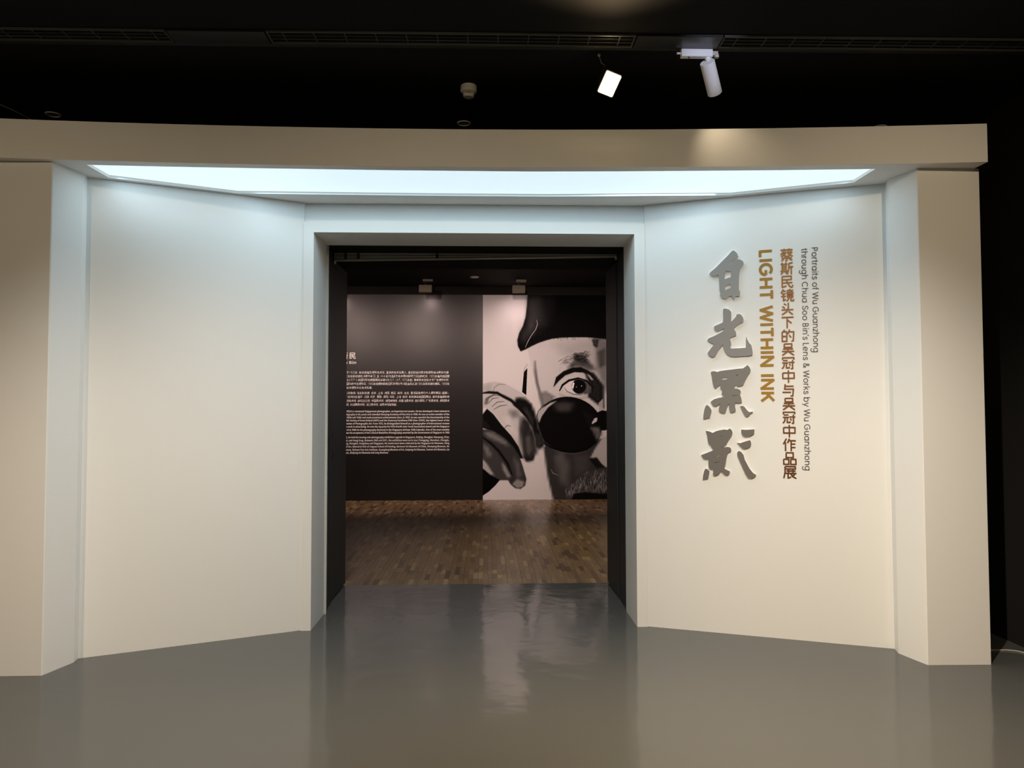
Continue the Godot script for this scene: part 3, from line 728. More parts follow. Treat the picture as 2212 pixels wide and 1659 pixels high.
# A square wall washer under the gallery ceiling: mounting plate, stem and a tilted flat housing that faces the wall.
func wall_washer(label: String, x: float, seen_from_hall := true) -> void:
	var at := Vector3(x, GALLERY_CEILING, -11.72)
	var r := thing("wall_washer", label, "wall washer", at, "square wall washers under the gallery ceiling")
	var st := mb()
	chamfered(st, Vector3(0.16, 0.03, 0.09), 0.004, Transform3D(Basis.IDENTITY, Vector3(0.04, -0.015, 0)))
	put(st, "mounting_plate", M.olive_metal, r)
	st = mb()
	lathe(st, [[0.0, -0.1], [0.01, -0.1], [0.01, -0.03], [0.0, -0.03]], Transform3D(Basis.IDENTITY, Vector3(0.0, 0, 0)), 12)
	put(st, "stem", M.dark_metal, r)
	var b := Basis(Vector3.RIGHT, deg_to_rad(-14))
	st = mb()
	chamfered(st, Vector3(0.205, 0.12, 0.05), 0.005, Transform3D(b, Vector3(0, -0.15, 0)))
	put(st, "housing", M.olive_metal, r)
	st = mb()
	box(st, Vector3(-0.09, -0.05, -0.004), Vector3(0.09, 0.05, 0.0), Transform3D(b, Vector3(0, -0.15, 0)) * Transform3D(Basis.IDENTITY, Vector3(0, 0, -0.026)))
	put(st, "lamp_lens", glow(Color(1.0, 0.86, 0.83), 2.0), r)
	spot(at + Vector3(0, -0.16, -0.045), Vector3(x, 2.3, GALLERY_BACK), WASHER, Color(1.0, 0.86, 0.84), 70.0, 0.06)

# ------------------------------------------------------------------ the scene
const PANEL := 0.85     # the light panel of the canopy
const FLOOD := 17.0      # the lit floodlight
const WASHER := 0.5     # each wall washer in the gallery
const GALLERY_SPOT := 6.5
const WARM := Color(1.0, 0.9, 0.75)

func _ready() -> void:
	# camera, environment, exposure
	var cam := Camera3D.new()
	cam.name = "camera"
	add_child(cam)
	cam.position = Vector3(0, 1.5, 0)
	cam.rotation_degrees = Vector3(2.08, -1.9, -0.1)
	cam.fov = rad_to_deg(2.0 * atan(829.5 / 1580.0))
	cam.near = 0.05
	cam.far = 60.0
	cam.current = true
	var e := Environment.new()
	e.background_mode = Environment.BG_COLOR
	e.background_color = Color.BLACK
	e.tonemap_mode = Environment.TONE_MAPPER_LINEAR
	e.tonemap_exposure = 1.0
	e.sdfgi_enabled = true
	e.ssao_enabled = true
	e.ssil_enabled = true
	var we := WorldEnvironment.new()
	we.name = "world_environment"
	we.environment = e
	add_child(we)
	# the cool light of the panel in the canopy
	for r in [[-0.01, -4.655, 3.1, 0.48], [-1.95, -4.49, 0.72, 0.24], [1.94, -4.45, 0.72, 0.24]]:
		var panel_light := AreaLight3D.new()
		panel_light.name = "canopy_panel_light"
		panel_light.area_size = Vector2(r[2], r[3])
		panel_light.area_normalize_energy = false
		panel_light.light_energy = PANEL
		panel_light.light_color = Color(0.80, 0.93, 1.0)
		panel_light.area_range = 20.0
		panel_light.shadow_enabled = true
		add_child(panel_light, true)
		panel_light.position = Vector3(r[0], SOFFIT + 0.012, r[1])
		panel_light.rotation_degrees = Vector3(-90, 0, 0)

	materials()
	shell()
	entrance()
	gallery_shell()
	gallery_prints()
	parquet()
	wall_writing()
	fittings()

func materials() -> void:
	var plaster := noise_tex(3, 0.02, 4, 2.0)
	M.wall = mat(lin(0.87, 0.862, 0.835), 0.62, 0.0, 0.35)
	M.wall.normal_enabled = true
	M.wall.normal_texture = plaster
	M.wall.normal_scale = 0.10
	M.wall.uv1_triplanar = true
	M.wall.uv1_world_triplanar = true
	M.wall.uv1_scale = Vector3.ONE * 0.9
	M.floor = mat(lin(0.088, 0.09, 0.089), 0.12, 0.0, 0.38)
	M.floor.normal_enabled = true
	M.floor.normal_texture = noise_tex(8, 0.012, 3, 6.0)
	M.floor.normal_scale = 0.055
	M.floor.roughness_texture = noise_tex(21, 0.01, 4, 0.0, 0.7, 1.0)
	M.floor.uv1_triplanar = true
	M.floor.uv1_world_triplanar = true
	M.floor.uv1_scale = Vector3.ONE * 0.55
	M.black = mat(lin(0.015, 0.015, 0.0155), 0.8, 0.0, 0.15)
	M.dark_wall = mat(lin(0.02, 0.0195, 0.019), 0.8, 0.0, 0.2)
	M.door = mat(lin(0.024, 0.032, 0.036), 0.5, 0.0, 0.4)
	M.seal = mat(lin(0.006, 0.006, 0.006), 0.8)
	M.frame_strip = mat(lin(0.55, 0.54, 0.5), 0.55)
	M.white_metal = mat(lin(0.83, 0.82, 0.81), 0.38)
	M.dusty_plastic = mat(lin(0.82, 0.78, 0.7), 0.55)
	M.dusty_lens = mat(lin(0.4, 0.37, 0.31), 0.5)
	M.black_plastic = mat(lin(0.01, 0.01, 0.01), 0.5)
	M.dark_metal = mat(lin(0.05, 0.05, 0.05), 0.4, 0.5)
	M.clear_plastic = mat(lin(0.5, 0.47, 0.4), 0.25)
	M.slot_metal = mat(lin(0.07, 0.068, 0.06), 0.38, 0.3)
	M.gloss_black = mat(lin(0.012, 0.013, 0.017), 0.3, 0.0, 0.6)
	M.olive_metal = mat(lin(0.22, 0.2, 0.14), 0.5)
	M.galvanised = mat(lin(0.36, 0.34, 0.29), 0.5, 0.2)
	M.led_lens = glow(Color(1.0, 0.9, 0.68), 30.0)
	M.panel = glow(Color(0.86, 0.955, 1.0), 0.86)
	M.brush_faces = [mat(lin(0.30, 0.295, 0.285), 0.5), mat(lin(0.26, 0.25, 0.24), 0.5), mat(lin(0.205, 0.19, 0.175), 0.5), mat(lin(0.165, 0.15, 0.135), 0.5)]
	M.brush_edge = mat(lin(0.8, 0.8, 0.79), 0.5)
	M.gold = mat(lin(0.38, 0.2, 0.024), 0.45, 0.0, 0.4)
	M.grey_vinyl = mat(lin(0.08, 0.073, 0.07), 0.5)
	M.white_vinyl = mat(lin(0.78, 0.76, 0.74), 0.6)
	M.charcoal = mat(lin(0.008, 0.0072, 0.0075), 0.36, 0.0, 0.42)
	M.white_cable = mat(lin(0.5, 0.47, 0.42), 0.5)

# The hall: floor, ceiling and the dark walls around the camera.
func shell() -> void:
	var st := mb()
	box(st, Vector3(-6.5, -0.1, PARQUET_FRONT), Vector3(3.38, 0.0, 4.0))
	box(st, Vector3(3.0, -0.1, -8.0), Vector3(3.38, 0.0, PARQUET_FRONT))
	structure(st, "floor", M.floor)
	st = mb()
	box(st, Vector3(-6.5, HALL_CEILING, -5.52), Vector3(3.5, HALL_CEILING + 0.1, 4.0))
	box(st, Vector3(2.965, HALL_CEILING, -8.0), Vector3(3.5, HALL_CEILING + 0.1, -5.52))
	structure(st, "ceiling", M.black)
	st = mb()
	box(st, Vector3(3.38, 0.0, -8.0), Vector3(3.5, HALL_CEILING, 4.0))
	structure(st, "wall_right", M.dark_wall)
	st = mb()
	box(st, Vector3(-6.62, 0.0, -4.3), Vector3(-6.5, HALL_CEILING, 4.0))
	structure(st, "wall_left", M.dark_wall)
	st = mb()
	box(st, Vector3(-6.5, 0.0, 4.0), Vector3(3.5, HALL_CEILING, 4.12))
	structure(st, "wall_rear", M.dark_wall)
	st = mb()
	box(st, Vector3(2.965, 0.0, -8.12), Vector3(3.5, HALL_CEILING, -8.0))
	structure(st, "wall_passage_end", M.dark_wall)

func fascia_z(x: float) -> float:
	return -4.325 + 0.01566 * x * x + 0.0135 * x

func entrance() -> void:
	# the splayed walls on both sides, each from the front pier to the doorway
	var st := mb()
	plan(st, [-6.5, -4.298, -2.537, -4.298, -2.532, -4.304, -2.475, -4.515, -2.487, -4.583, -1.28, -5.108, -1.28, -6.40, -6.5, -6.40], 0.0, SOFFIT)
	structure(st, "wall_entrance_left", M.wall)
	st = mb()
	plan(st, [1.11, -5.106, 2.553, -4.57, 2.530, -4.485, 2.584, -4.281, 2.589, -4.275, 2.961, -4.268, 2.965, -4.272, 2.965, -6.40, 1.11, -6.40], 0.0, SOFFIT)
	structure(st, "wall_entrance_right", M.wall)
	st = mb()
	box(st, Vector3(-1.28, 2.818, -5.52), Vector3(1.11, SOFFIT, -5.125))
	structure(st, "wall_over_door", M.wall)
	# canopy: curved fascia, soffit with an opening for the light panel
	var outline := []
	for k in 41:
		var x := lerpf(-6.5, 2.936, k / 40.0)
		outline += [x, fascia_z(maxf(x, -3.2))]
	outline += [2.936, -5.52, -6.5, -5.52]
	var opening := v2([-2.368, -4.351, -1.9, -4.371, -1.369, -4.385, -0.6, -4.399, 0.273, -4.400, 0.8, -4.381, 1.257, -4.359, 1.8, -4.331, 2.342, -4.294, 2.34, -4.559, 1.64, -4.855, 0.43, -4.918, -0.387, -4.921, -1.667, -4.904, -2.358, -4.592])
	st = mb()
	plan(st, outline, SOFFIT, SOFFIT + 0.03, [opening])
	plan(st, outline, SOFFIT + 0.03, CANOPY_TOP)
	structure(st, "trim_canopy", M.wall)
	st = mb()
	extrude(st, opening, [], SOFFIT + 0.018, SOFFIT + 0.024, func(u: float, v: float, k: float) -> Vector3: return Vector3(u, k, v))
	tag(put(st, "light_panel", M.panel), "long glowing white light panel set in the canopy soffit", "light panel")
	# the surround of the doorway
	st = mb()
	var face := func(u: float, v: float, k: float) -> Vector3: return Vector3(u, v, k)
	extrude(st, v2([-1.28, 0.0, -1.21, 0.0, -1.21, 2.744, 1.035, 2.744, 1.035, 0.0, 1.108, 0.0, 1.108, 2.817, -1.28, 2.817]), [], -5.50, -5.095, face)
	structure(st, "trim_doorway", M.wall)
	st = mb()
	chamfered(st, Vector3(0.022, 2.745, 0.02), 0.003, Transform3D(Basis.IDENTITY, Vector3(-1.206, 1.3725, -5.511)))
	structure(st, "trim_door_edge", M.frame_strip)
	# dark frame posts and lining behind the surround
	st = mb()
	box(st, Vector3(-1.28, 0.0, -5.795), Vector3(-1.222, 2.745, -5.522))
	box(st, Vector3(1.048, 0.0, -5.885), Vector3(1.11, 2.745, -5.502))
	structure(st, "trim_door_posts", M.door)
	st = mb()
	box(st, Vector3(-6.5, 2.745, -6.40), Vector3(2.965, 3.7, -5.52))
	structure(st, "wall_above_entrance", M.black)
	# the two open leaves
	var leaf := thing("door_1", "", "", Vector3(-1.254, 0.012, -6.11))
	leaf.set_meta("kind", "structure")
	st = mb()
	chamfered(st, Vector3(0.046, 2.70, 0.615), 0.003, Transform3D(Basis.IDENTITY, Vector3(0, 1.35, 0)))
	put(st, "leaf", M.door, leaf)
	for h in [1.29, 1.13]:
		st = mb()
		chamfered(st, Vector3(0.008, 0.05, 0.02), 0.002, Transform3D(Basis.IDENTITY, Vector3(0.026, h, 0.25)))
		put(st, "bolt_clip", M.black_plastic, leaf)
	st = mb()
	chamfered(st, Vector3(0.006, 0.16, 0.014), 0.002, Transform3D(Basis.IDENTITY, Vector3(0.027, 1.21, 0.25)))
	put(st, "flush_bolt", M.dark_metal, leaf)
	st = mb()
	chamfered(st, Vector3(0.006, 0.16, 0.012), 0.002, Transform3D(Basis.IDENTITY, Vector3(0.035, 1.21, 0.345)))
	put(st, "strike_plate", M.dark_metal, leaf)
	leaf = thing("door_2", "", "", Vector3(1.066, 0.012, -6.145))
	leaf.set_meta("kind", "structure")
	st = mb()
	chamfered(st, Vector3(0.046, 2.70, 0.505), 0.003, Transform3D(Basis.IDENTITY, Vector3(0, 1.35, 0)))
	put(st, "leaf", M.door, leaf)
	# the grey rail under the lintel
	var rail := thing("door_rail", "dull grey metal rail under the dark lintel of the doorway", "rail", Vector3(-0.09, 2.745, -5.8))
	st = mb()
	extrude(st, v2([-1.12, -0.058, -1.12, 0.0, 1.12, 0.0, 1.12, -0.014]), [], -0.03, 0.03, face)
	put(st, "channel", M.galvanised, rail)
	for q in [[-0.002, 0.0], [-0.5, 0.0], [-1.0, 0.0]]:
		st = mb()
		var a := Vector3(-1.12, -0.056 * -q[0] - 0.001, 0.032)
		var b := Vector3(1.12, -0.012 * -q[0] - 0.001, 0.032)
		tube(st, [a, b], 0.0028, 6)
		put(st, "lip", M.galvanised, rail)
	for x in [-1.03, -0.93, -0.31]:
		st = mb()
		var d := lerpf(0.05, 0.02, (x + 1.12) / 2.24)
		box(st, Vector3(x - 0.009, -d, 0.028), Vector3(x + 0.009, -0.002, 0.037))
		put(st, "bracket", M.black_plastic, rail)
	for s in [[-1.115, -0.066], [1.115, -0.02]]:
		st = mb()
		lathe(st, [[0.0, -0.022], [0.007, -0.02], [0.008, 0.0], [0.004, 0.008], [0.0, 0.008]], Transform3D(Basis.IDENTITY, Vector3(s[0], s[1], 0.02)), 12)
		put(st, "roller", M.white_metal, rail)

func gallery_shell() -> void:
	var st := mb()
	box(st, Vector3(-4.6, -0.1, GALLERY_BACK - 0.14), Vector3(2.96, -0.012, PARQUET_FRONT))
	structure(st, "floor_gallery", M.seal)
	st = mb()
	box(st, Vector3(-4.6, GALLERY_CEILING, GALLERY_BACK - 0.14), Vector3(2.96, GALLERY_CEILING + 0.1, PARQUET_FRONT))
	structure(st, "ceiling_gallery", M.dark_wall)
	st = mb()
	box(st, Vector3(-4.6, -0.012, GALLERY_BACK - 0.14), Vector3(2.96, GALLERY_CEILING, GALLERY_BACK - 0.013))
	structure(st, "wall_gallery_back", M.dark_wall)
	st = mb()
	box(st, Vector3(-4.74, -0.012, GALLERY_BACK - 0.14), Vector3(-4.6, GALLERY_CEILING, PARQUET_FRONT))
	structure(st, "wall_gallery_left", M.dark_wall)
	st = mb()
	box(st, Vector3(2.82, 0.0, GALLERY_BACK - 0.012), Vector3(2.96, GALLERY_CEILING, PARQUET_FRONT))
	structure(st, "wall_gallery_right", M.dark_wall)

func gallery_prints() -> void:
	var U := 0.0078155                       # metres to one unit of the print layout
	var left := -0.084
	# the mural
	var m := mat(Color.WHITE, 0.8, 0.0, 0.15)
	m.albedo_texture = ImageTexture.create_from_image(portrait())
	var st := mb()
	box(st, Vector3(left, 0.0, GALLERY_BACK - 0.012), Vector3(left + 363 * U, 3.463, GALLERY_BACK - 0.001))
	var board := put(st, "portrait_mural", M.white_vinyl)
	tag(board, "wall-high black-and-white portrait mural of a man in a dark hat lifting spectacles", "mural")
	st = mb()
	var p := [Vector3(left, 0.0, GALLERY_BACK), Vector3(left + 363 * U, 0.0, GALLERY_BACK), Vector3(left + 363 * U, 3.463, GALLERY_BACK), Vector3(left, 3.463, GALLERY_BACK)]
	var uv := [Vector2(0, 1), Vector2(1, 1), Vector2(1, 0), Vector2(0, 0)]
	for k in [0, 2, 1, 0, 3, 2]:
		st.set_normal(Vector3.BACK)
		st.set_uv(uv[k])
		st.add_vertex(p[k])
	put(st, "print", m, board)
	# the text panel
	st = mb()
	box(st, Vector3(-4.4, 0.0, GALLERY_BACK - 0.012), Vector3(left - 0.003, 3.463, GALLERY_BACK))
	var tp := put(st, "text_panel", M.charcoal)
	tag(tp, "tall charcoal wall panel with paragraphs of small white text", "wall panel")
	var X := func(px: float) -> float: return left + (px - 1043.0) * U
	var Y := func(py: float) -> float: return (1080.0 - py) * U
	# headings
	st = mb()
	var hx := 722.2
	for ch in "蔡斯民":
		for line in big_glyph(ch):
			var hx0 := hx
			stroke(st, line, 0.13, func(a: float, b: float, d: float) -> Vector3: return Vector3(X.call(hx0 + a * 14.5), Y.call(762.5 + b * 14.0), GALLERY_BACK + 0.002 + d))
		hx += 16.7
	put(st, "heading", M.white_vinyl, tp)
	latin_line("Chua Soo Bin", X.call(770.8), Y.call(787.2), 63 * U, 6.0 * U, tp, "heading")
	# the paragraphs in small characters, set flush to the right margin
	var rows := [
		[805.5, 973.0, "于1932年，新加坡著名摄影艺术家，重要的艺术策展人。青年时就对美术和摄影有浓厚的兴趣，"],
		[813.6, 971.5, "2年在新加坡南洋美专学习。五、六十年代活跃于艺术界并取得了突出的成绩，1955年曾获英国皇"],
		[821.6, 973.0, "士A.R.P.S.及国际影艺联盟最高荣誉HON E.F.I.A.P。1972年起，蔡斯民先生致力于广告摄影制作，"],
		[829.9, 971.5, "国际的专业摄影家。1985年拍摄的新航日历获得太平洋区金奖以及1986年新加坡创意奖。1989年"],
		[838.4, 808.0, "授予摄影文化艺术奖章。"],
		[849.6, 973.0, "2年期间，他在新加坡、北京、上海、沈阳、西安、杭州、台北、香港等地举办个人摄影展览《留真》。"],
		[857.9, 971.5, "1年继续在重庆、深圳、成都、昆明、贵阳、云南、上海、杭州、新加坡等地巡回展出。其作品曾被新加"],
		[866.4, 971.5, "港艺术馆、岭南纪念馆、中国美术馆、沈阳博物馆、何香凝美术馆、四川美院、广东美术馆、贵阳美术"],
		[874.6, 860.5, "馆、刘海粟美术馆、浙江美术馆、龙美术馆等收藏。"],
	]
	for row in rows:
		var total := 0.0
		for ch in row[2]: total += glyph_width(ch)
		var pitch: float = (row[1] - 750.6) / total
		st = mb()
		var x := 750.6
		for ch in row[2]:
			var w := glyph_width(ch) * pitch
			var gw := minf(w, 5.3) * (0.86 if w > pitch * 0.8 else 0.8)
			for line in small_glyph(ch):
				var x0 := x
				var yc: float = row[0]
				stroke(st, line, 0.115, func(a: float, b: float, d: float) -> Vector3: return Vector3(X.call(x0 + a * gw), Y.call(yc - 2.45 + b * 4.9), GALLERY_BACK + 0.002 + d))
			x += w
		put(st, "text_line", M.white_vinyl, tp).set_meta("kind", "stuff")
	var english := [
		[889.0, 971.0, 222.0, "1932) is a renowned Singaporean photographer, an important art curator. He has developed a keen interest in"],
		[895.7, 971.0, 228.0, "photography in his youth and attended Nanyang Academy of Fine Arts in 1950. He was an active member of the"],
		[902.3, 971.0, 220.0, "1950s and 1960s and made prominent achievements since. In 1955, he was awarded the Associateship of the"],
		[908.7, 971.0, 241.0, "Photographic Society of Great Britain (ARPS) and the Honorary Excellence FIAP (Hon. EFIAP), the highest honor of the"],
		[915.4, 971.0, 230.0, "Federation of Photographic Art. From 1972, he distinguished himself as a photographer of international renown"],
		[921.9, 971.0, 224.0, "his work in advertising. He won the top prize for PATA (Pacific Asia Travel Association) Award and the Singapore"],
		[928.8, 971.0, 229.0, "Award in 1986 for his photography featured in the Singapore Airlines 1985 Calendar. One of his most notable"],
		[935.1, 972.0, 223.0, "was his acceptance of the Cultural Medallion (Photography) awarded by the Government of Singapore in 1989."],
		[944.7, 971.0, 223.0, "12, he held his touring solo photography exhibition Legends in Singapore, Beijing, Shanghai, Shenyang, Xi'an,"],
		[951.4, 971.0, 230.0, "Taipei, and Hong Kong. Between 2003 and 2011, the exhibition went on to tour Chongqing, Shenzhen, Chengdu,"],
		[957.8, 971.0, 221.0, "ng, Shanghai, Hangzhou and Singapore. His works have been collected by the Singapore Art Museum, Hong"],
		[964.6, 971.0, 221.0, "of Art, Memorial Hall of Lingnan School of Painting, National Art Museum of China, Shenyang Museum, He"],
		[971.3, 971.0, 227.0, "Museum, Sichuan Fine Arts Institute, Guangdong Museum of Art, Guiyang Art Museum, Yunnan Art Museum, Liu"],
		[977.7, 841.0, 102.0, "Museum, Zhejiang Art Museum and Long Museum."],
	]
	for row in english:
		latin_line(row[3], X.call(row[1]), Y.call(row[0] + 2.0), row[2] * U, 3.95 * U, tp, "text_line")

func glyph_width(ch: String) -> float:
	if ch in "，。、": return 0.62
	if ch == "." : return 0.3
	if ch in "I ": return 0.35
	return 0.58 if ch.unicode_at(0) < 128 or ch in "《》" else 1.0

# One line of small sans-serif print, its right end at x and its baseline at y.
func latin_line(words: String, x: float, y: float, width: float, cap: float, parent: Node, called: String) -> void:
	var f := SystemFont.new()
	f.font_names = PackedStringArray(["Droid Sans"])
	f.font_weight = 700
	var t := TextMesh.new()
	t.font = f
	t.text = words
	t.font_size = 24
	t.pixel_size = 0.01
	t.depth = 0.002
	t.curve_step = 2.0
	t.horizontal_alignment = HORIZONTAL_ALIGNMENT_LEFT
	t.vertical_alignment = VERTICAL_ALIGNMENT_BOTTOM
	var box_ := t.get_aabb()
	var o := MeshInstance3D.new()
	o.mesh = t
	o.material_override = M.white_vinyl
	o.name = called
	o.set_meta("kind", "stuff")
	parent.add_child(o, true)
	var k := cap / (24 * 0.01 * 0.714)
	o.scale = Vector3(width / maxf(box_.size.x, 0.01), k, 1.0)
	var descent := f.get_descent(24) * 0.01 * k
	o.position = Vector3(x - width - box_.position.x * o.scale.x, y - descent, GALLERY_BACK + 0.002)

# Oak strips laid lengthwise, three to a board; the nearest are parts of their own.
func parquet() -> void:
	var rng := RandomNumberGenerator.new()
	rng.seed = 5
	var grain := FastNoiseLite.new()
	grain.seed = 4
	grain.frequency = 0.03
	var im := grain.get_seamless_image(256, 256)
	im.resize(256, 2048 / 8, Image.INTERPOLATE_BILINEAR)
	im.convert(Image.FORMAT_RGB8)
	for y in im.get_height():
		for x in im.get_width():
			var v := 0.78 + 0.22 * im.get_pixel(x, y).r
			im.set_pixel(x, y, Color(v, v, v))
	var tex := ImageTexture.create_from_image(im)
	var tones := [Vector3(0.25, 0.165, 0.085), Vector3(0.31, 0.21, 0.11), Vector3(0.19, 0.12, 0.062), Vector3(0.44, 0.31, 0.165), Vector3(0.265, 0.17, 0.08), Vector3(0.12, 0.073, 0.038), Vector3(0.3, 0.21, 0.11)]
	var ms := []
	for t in tones:
		ms.append(wood(lin(t.x, t.y, t.z), tex))
	var shared := wood(Color.WHITE, tex)
	shared.vertex_color_use_as_albedo = true
	var lengths := [0.16, 0.2, 0.24, 0.28, 0.34]
	var boxes := []
	for l in lengths:
		var st := mb()
		box(st, Vector3(-0.0212, -0.0115, -l / 2 + 0.0004), Vector3(0.0212, 0.0, l / 2 - 0.0004))
		boxes.append(st.commit())
	var spots := []
	var x := -3.6
	var n := 0
	while x < 2.78:
		var z := PARQUET_FRONT - 0.001
		var first := rng.randf_range(0.0, 0.3)
		while z > GALLERY_BACK + 0.02:
			var i := rng.randi_range(0, 4)
			var l: float = lengths[i]
			if first > 0.0:
				i = 0 if first < 0.15 else 1
				l = lengths[i]
				first = 0.0
			if z - l < GALLERY_BACK: i = 0
			l = lengths[i]
			var tone := rng.randi_range(0, 6)
			if rng.randf() < 0.35: tone = 0
			spots.append({"x": x + 0.0215, "z": z - l / 2, "i": i, "tone": tone, "y": -rng.randf() * 0.0005})
			z -= l
		n += 1
		x += 0.043 + (0.0011 if n % 3 == 0 else 0.0)
	# the strips that show largest from the hall: near the threshold and inside the doorway
	spots.sort_custom(func(a: Dictionary, b: Dictionary) -> bool: return absf(a.z) + maxf(0.0, absf(a.x + 0.08) - 1.15) * 20.0 < absf(b.z) + maxf(0.0, absf(b.x + 0.08) - 1.15) * 20.0)
	var parent := get_node("floor_gallery")
	var rest := mb()
	for k in spots.size():
		var s: Dictionary = spots[k]
		if k < 300:
			var o := MeshInstance3D.new()
			o.mesh = boxes[s.i]
			o.material_override = ms[s.tone]
			o.name = "parquet_strip"
			parent.add_child(o, true)
			o.position = Vector3(s.x, s.y, s.z)
		else:
			var t: Vector3 = tones[s.tone]
			rest.set_color(Color(t.x, t.y, t.z))
			var l: float = lengths[s.i]
			box(rest, Vector3(s.x - 0.0212, -0.0115, s.z - l / 2 + 0.0004), Vector3(s.x + 0.0212, s.y, s.z + l / 2 - 0.0004))
	put(rest, "parquet_strips", shared, parent).set_meta("kind", "stuff")

func wood(c: Color, tex: Texture2D) -> StandardMaterial3D:
	var m := mat(c, 0.3, 0.0, 0.5)
	m.albedo_texture = tex
	m.uv1_triplanar = true
	m.uv1_world_triplanar = true
	m.uv1_scale = Vector3(9.0, 1.0, 0.9)
	return m

func wall_writing() -> void:
	var along := Vector3(2.553 - 1.11, 0, -4.57 + 5.106).normalized()
	var frame := Transform3D(Basis(along, Vector3.UP, along.cross(Vector3.UP)), Vector3(1.11, 0, -5.106))
	frame.origin += frame.basis.z * 0.0005
	# the four brush characters, of white board with grey faces
	var labels := ["topmost big grey brush character, the one with two square openings", "second big grey brush character from the top, with a long hooked foot", "third big grey brush character, with two separate dots at its foot", "lowest big grey brush character, with three slanting strokes at its right"]
	for c in 4:
		var low := 1e9
		for s in BRUSH[c]:
			for i in range(1, s[0].size(), 2): low = minf(low, s[0][i] / 1000.0)
		var r := thing("brush_character", labels[c], "wall character", Vector3.ZERO, "raised brush characters on the right wall")
		r.transform = frame * Transform3D(Basis.IDENTITY, Vector3(0.55, low, 0.0))
		var at := func(u: float, v: float, k: float) -> Vector3: return Vector3(u / 1000.0 - 0.55, v / 1000.0 - low, k)
		for s in BRUSH[c]:
			var holes := []
			for h in s[1]: holes.append(v2(h))
			var st := mb()
			extrude(st, v2(s[0]), holes, 0.0, 0.014, at)
			var o := put(st, "stroke", M.brush_edge, r)
			st = mb()
			extrude(st, v2(s[0]), holes, 0.0142, 0.0155, at)
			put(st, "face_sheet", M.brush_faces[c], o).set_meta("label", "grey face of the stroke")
	# the printed lines
	wall_line("wall_title", "LIGHT WITHIN INK", "bold gold capitals running down the wall beside the brush characters", frame, 0.768, 2.5776, 1.0215, 0.0807, 21.5, M.gold)
	wall_line("wall_subtitle", "Portraits of Wu Guanzhong", "shorter rightmost line of thin grey lettering running down the wall", frame, 1.095, 2.5736, 0.697, 0.0375, 12.5, M.grey_vinyl)
	wall_line("wall_subtitle", "through Chua Soo Bin's Lens & Works by Wu Guanzhong", "longer line of thin grey lettering running down the wall", frame, 1.0318, 2.5704, 1.468, 0.0375, 12.5, M.grey_vinyl)
	var root := thing("wall_column_text", "brown column of seventeen upright characters on the right wall", "lettering", Vector3.ZERO, "lettering on the wall beside the doorway")
	root.transform = frame * Transform3D(Basis.IDENTITY, Vector3(0.8985, 1.047, 0.0))
	var words := "蔡斯民镜头下的吴冠中与吴冠中作品展"
	for i in words.length():
		var st := mb()
		for line in big_glyph(words[i]):
			stroke(st, line, 0.112, func(a: float, b: float, d: float) -> Vector3: return Vector3(a * 0.0835, 1.5307 - i * 0.09028 - b * 0.0865, 0.0015 + d))
		put(st, "character", mat(lin(0.40, 0.17, 0.04).lerp(lin(0.12, 0.042, 0.012), i / 16.0), 0.45, 0.0, 0.4), root)   # the dye runs from ochre to dark brown

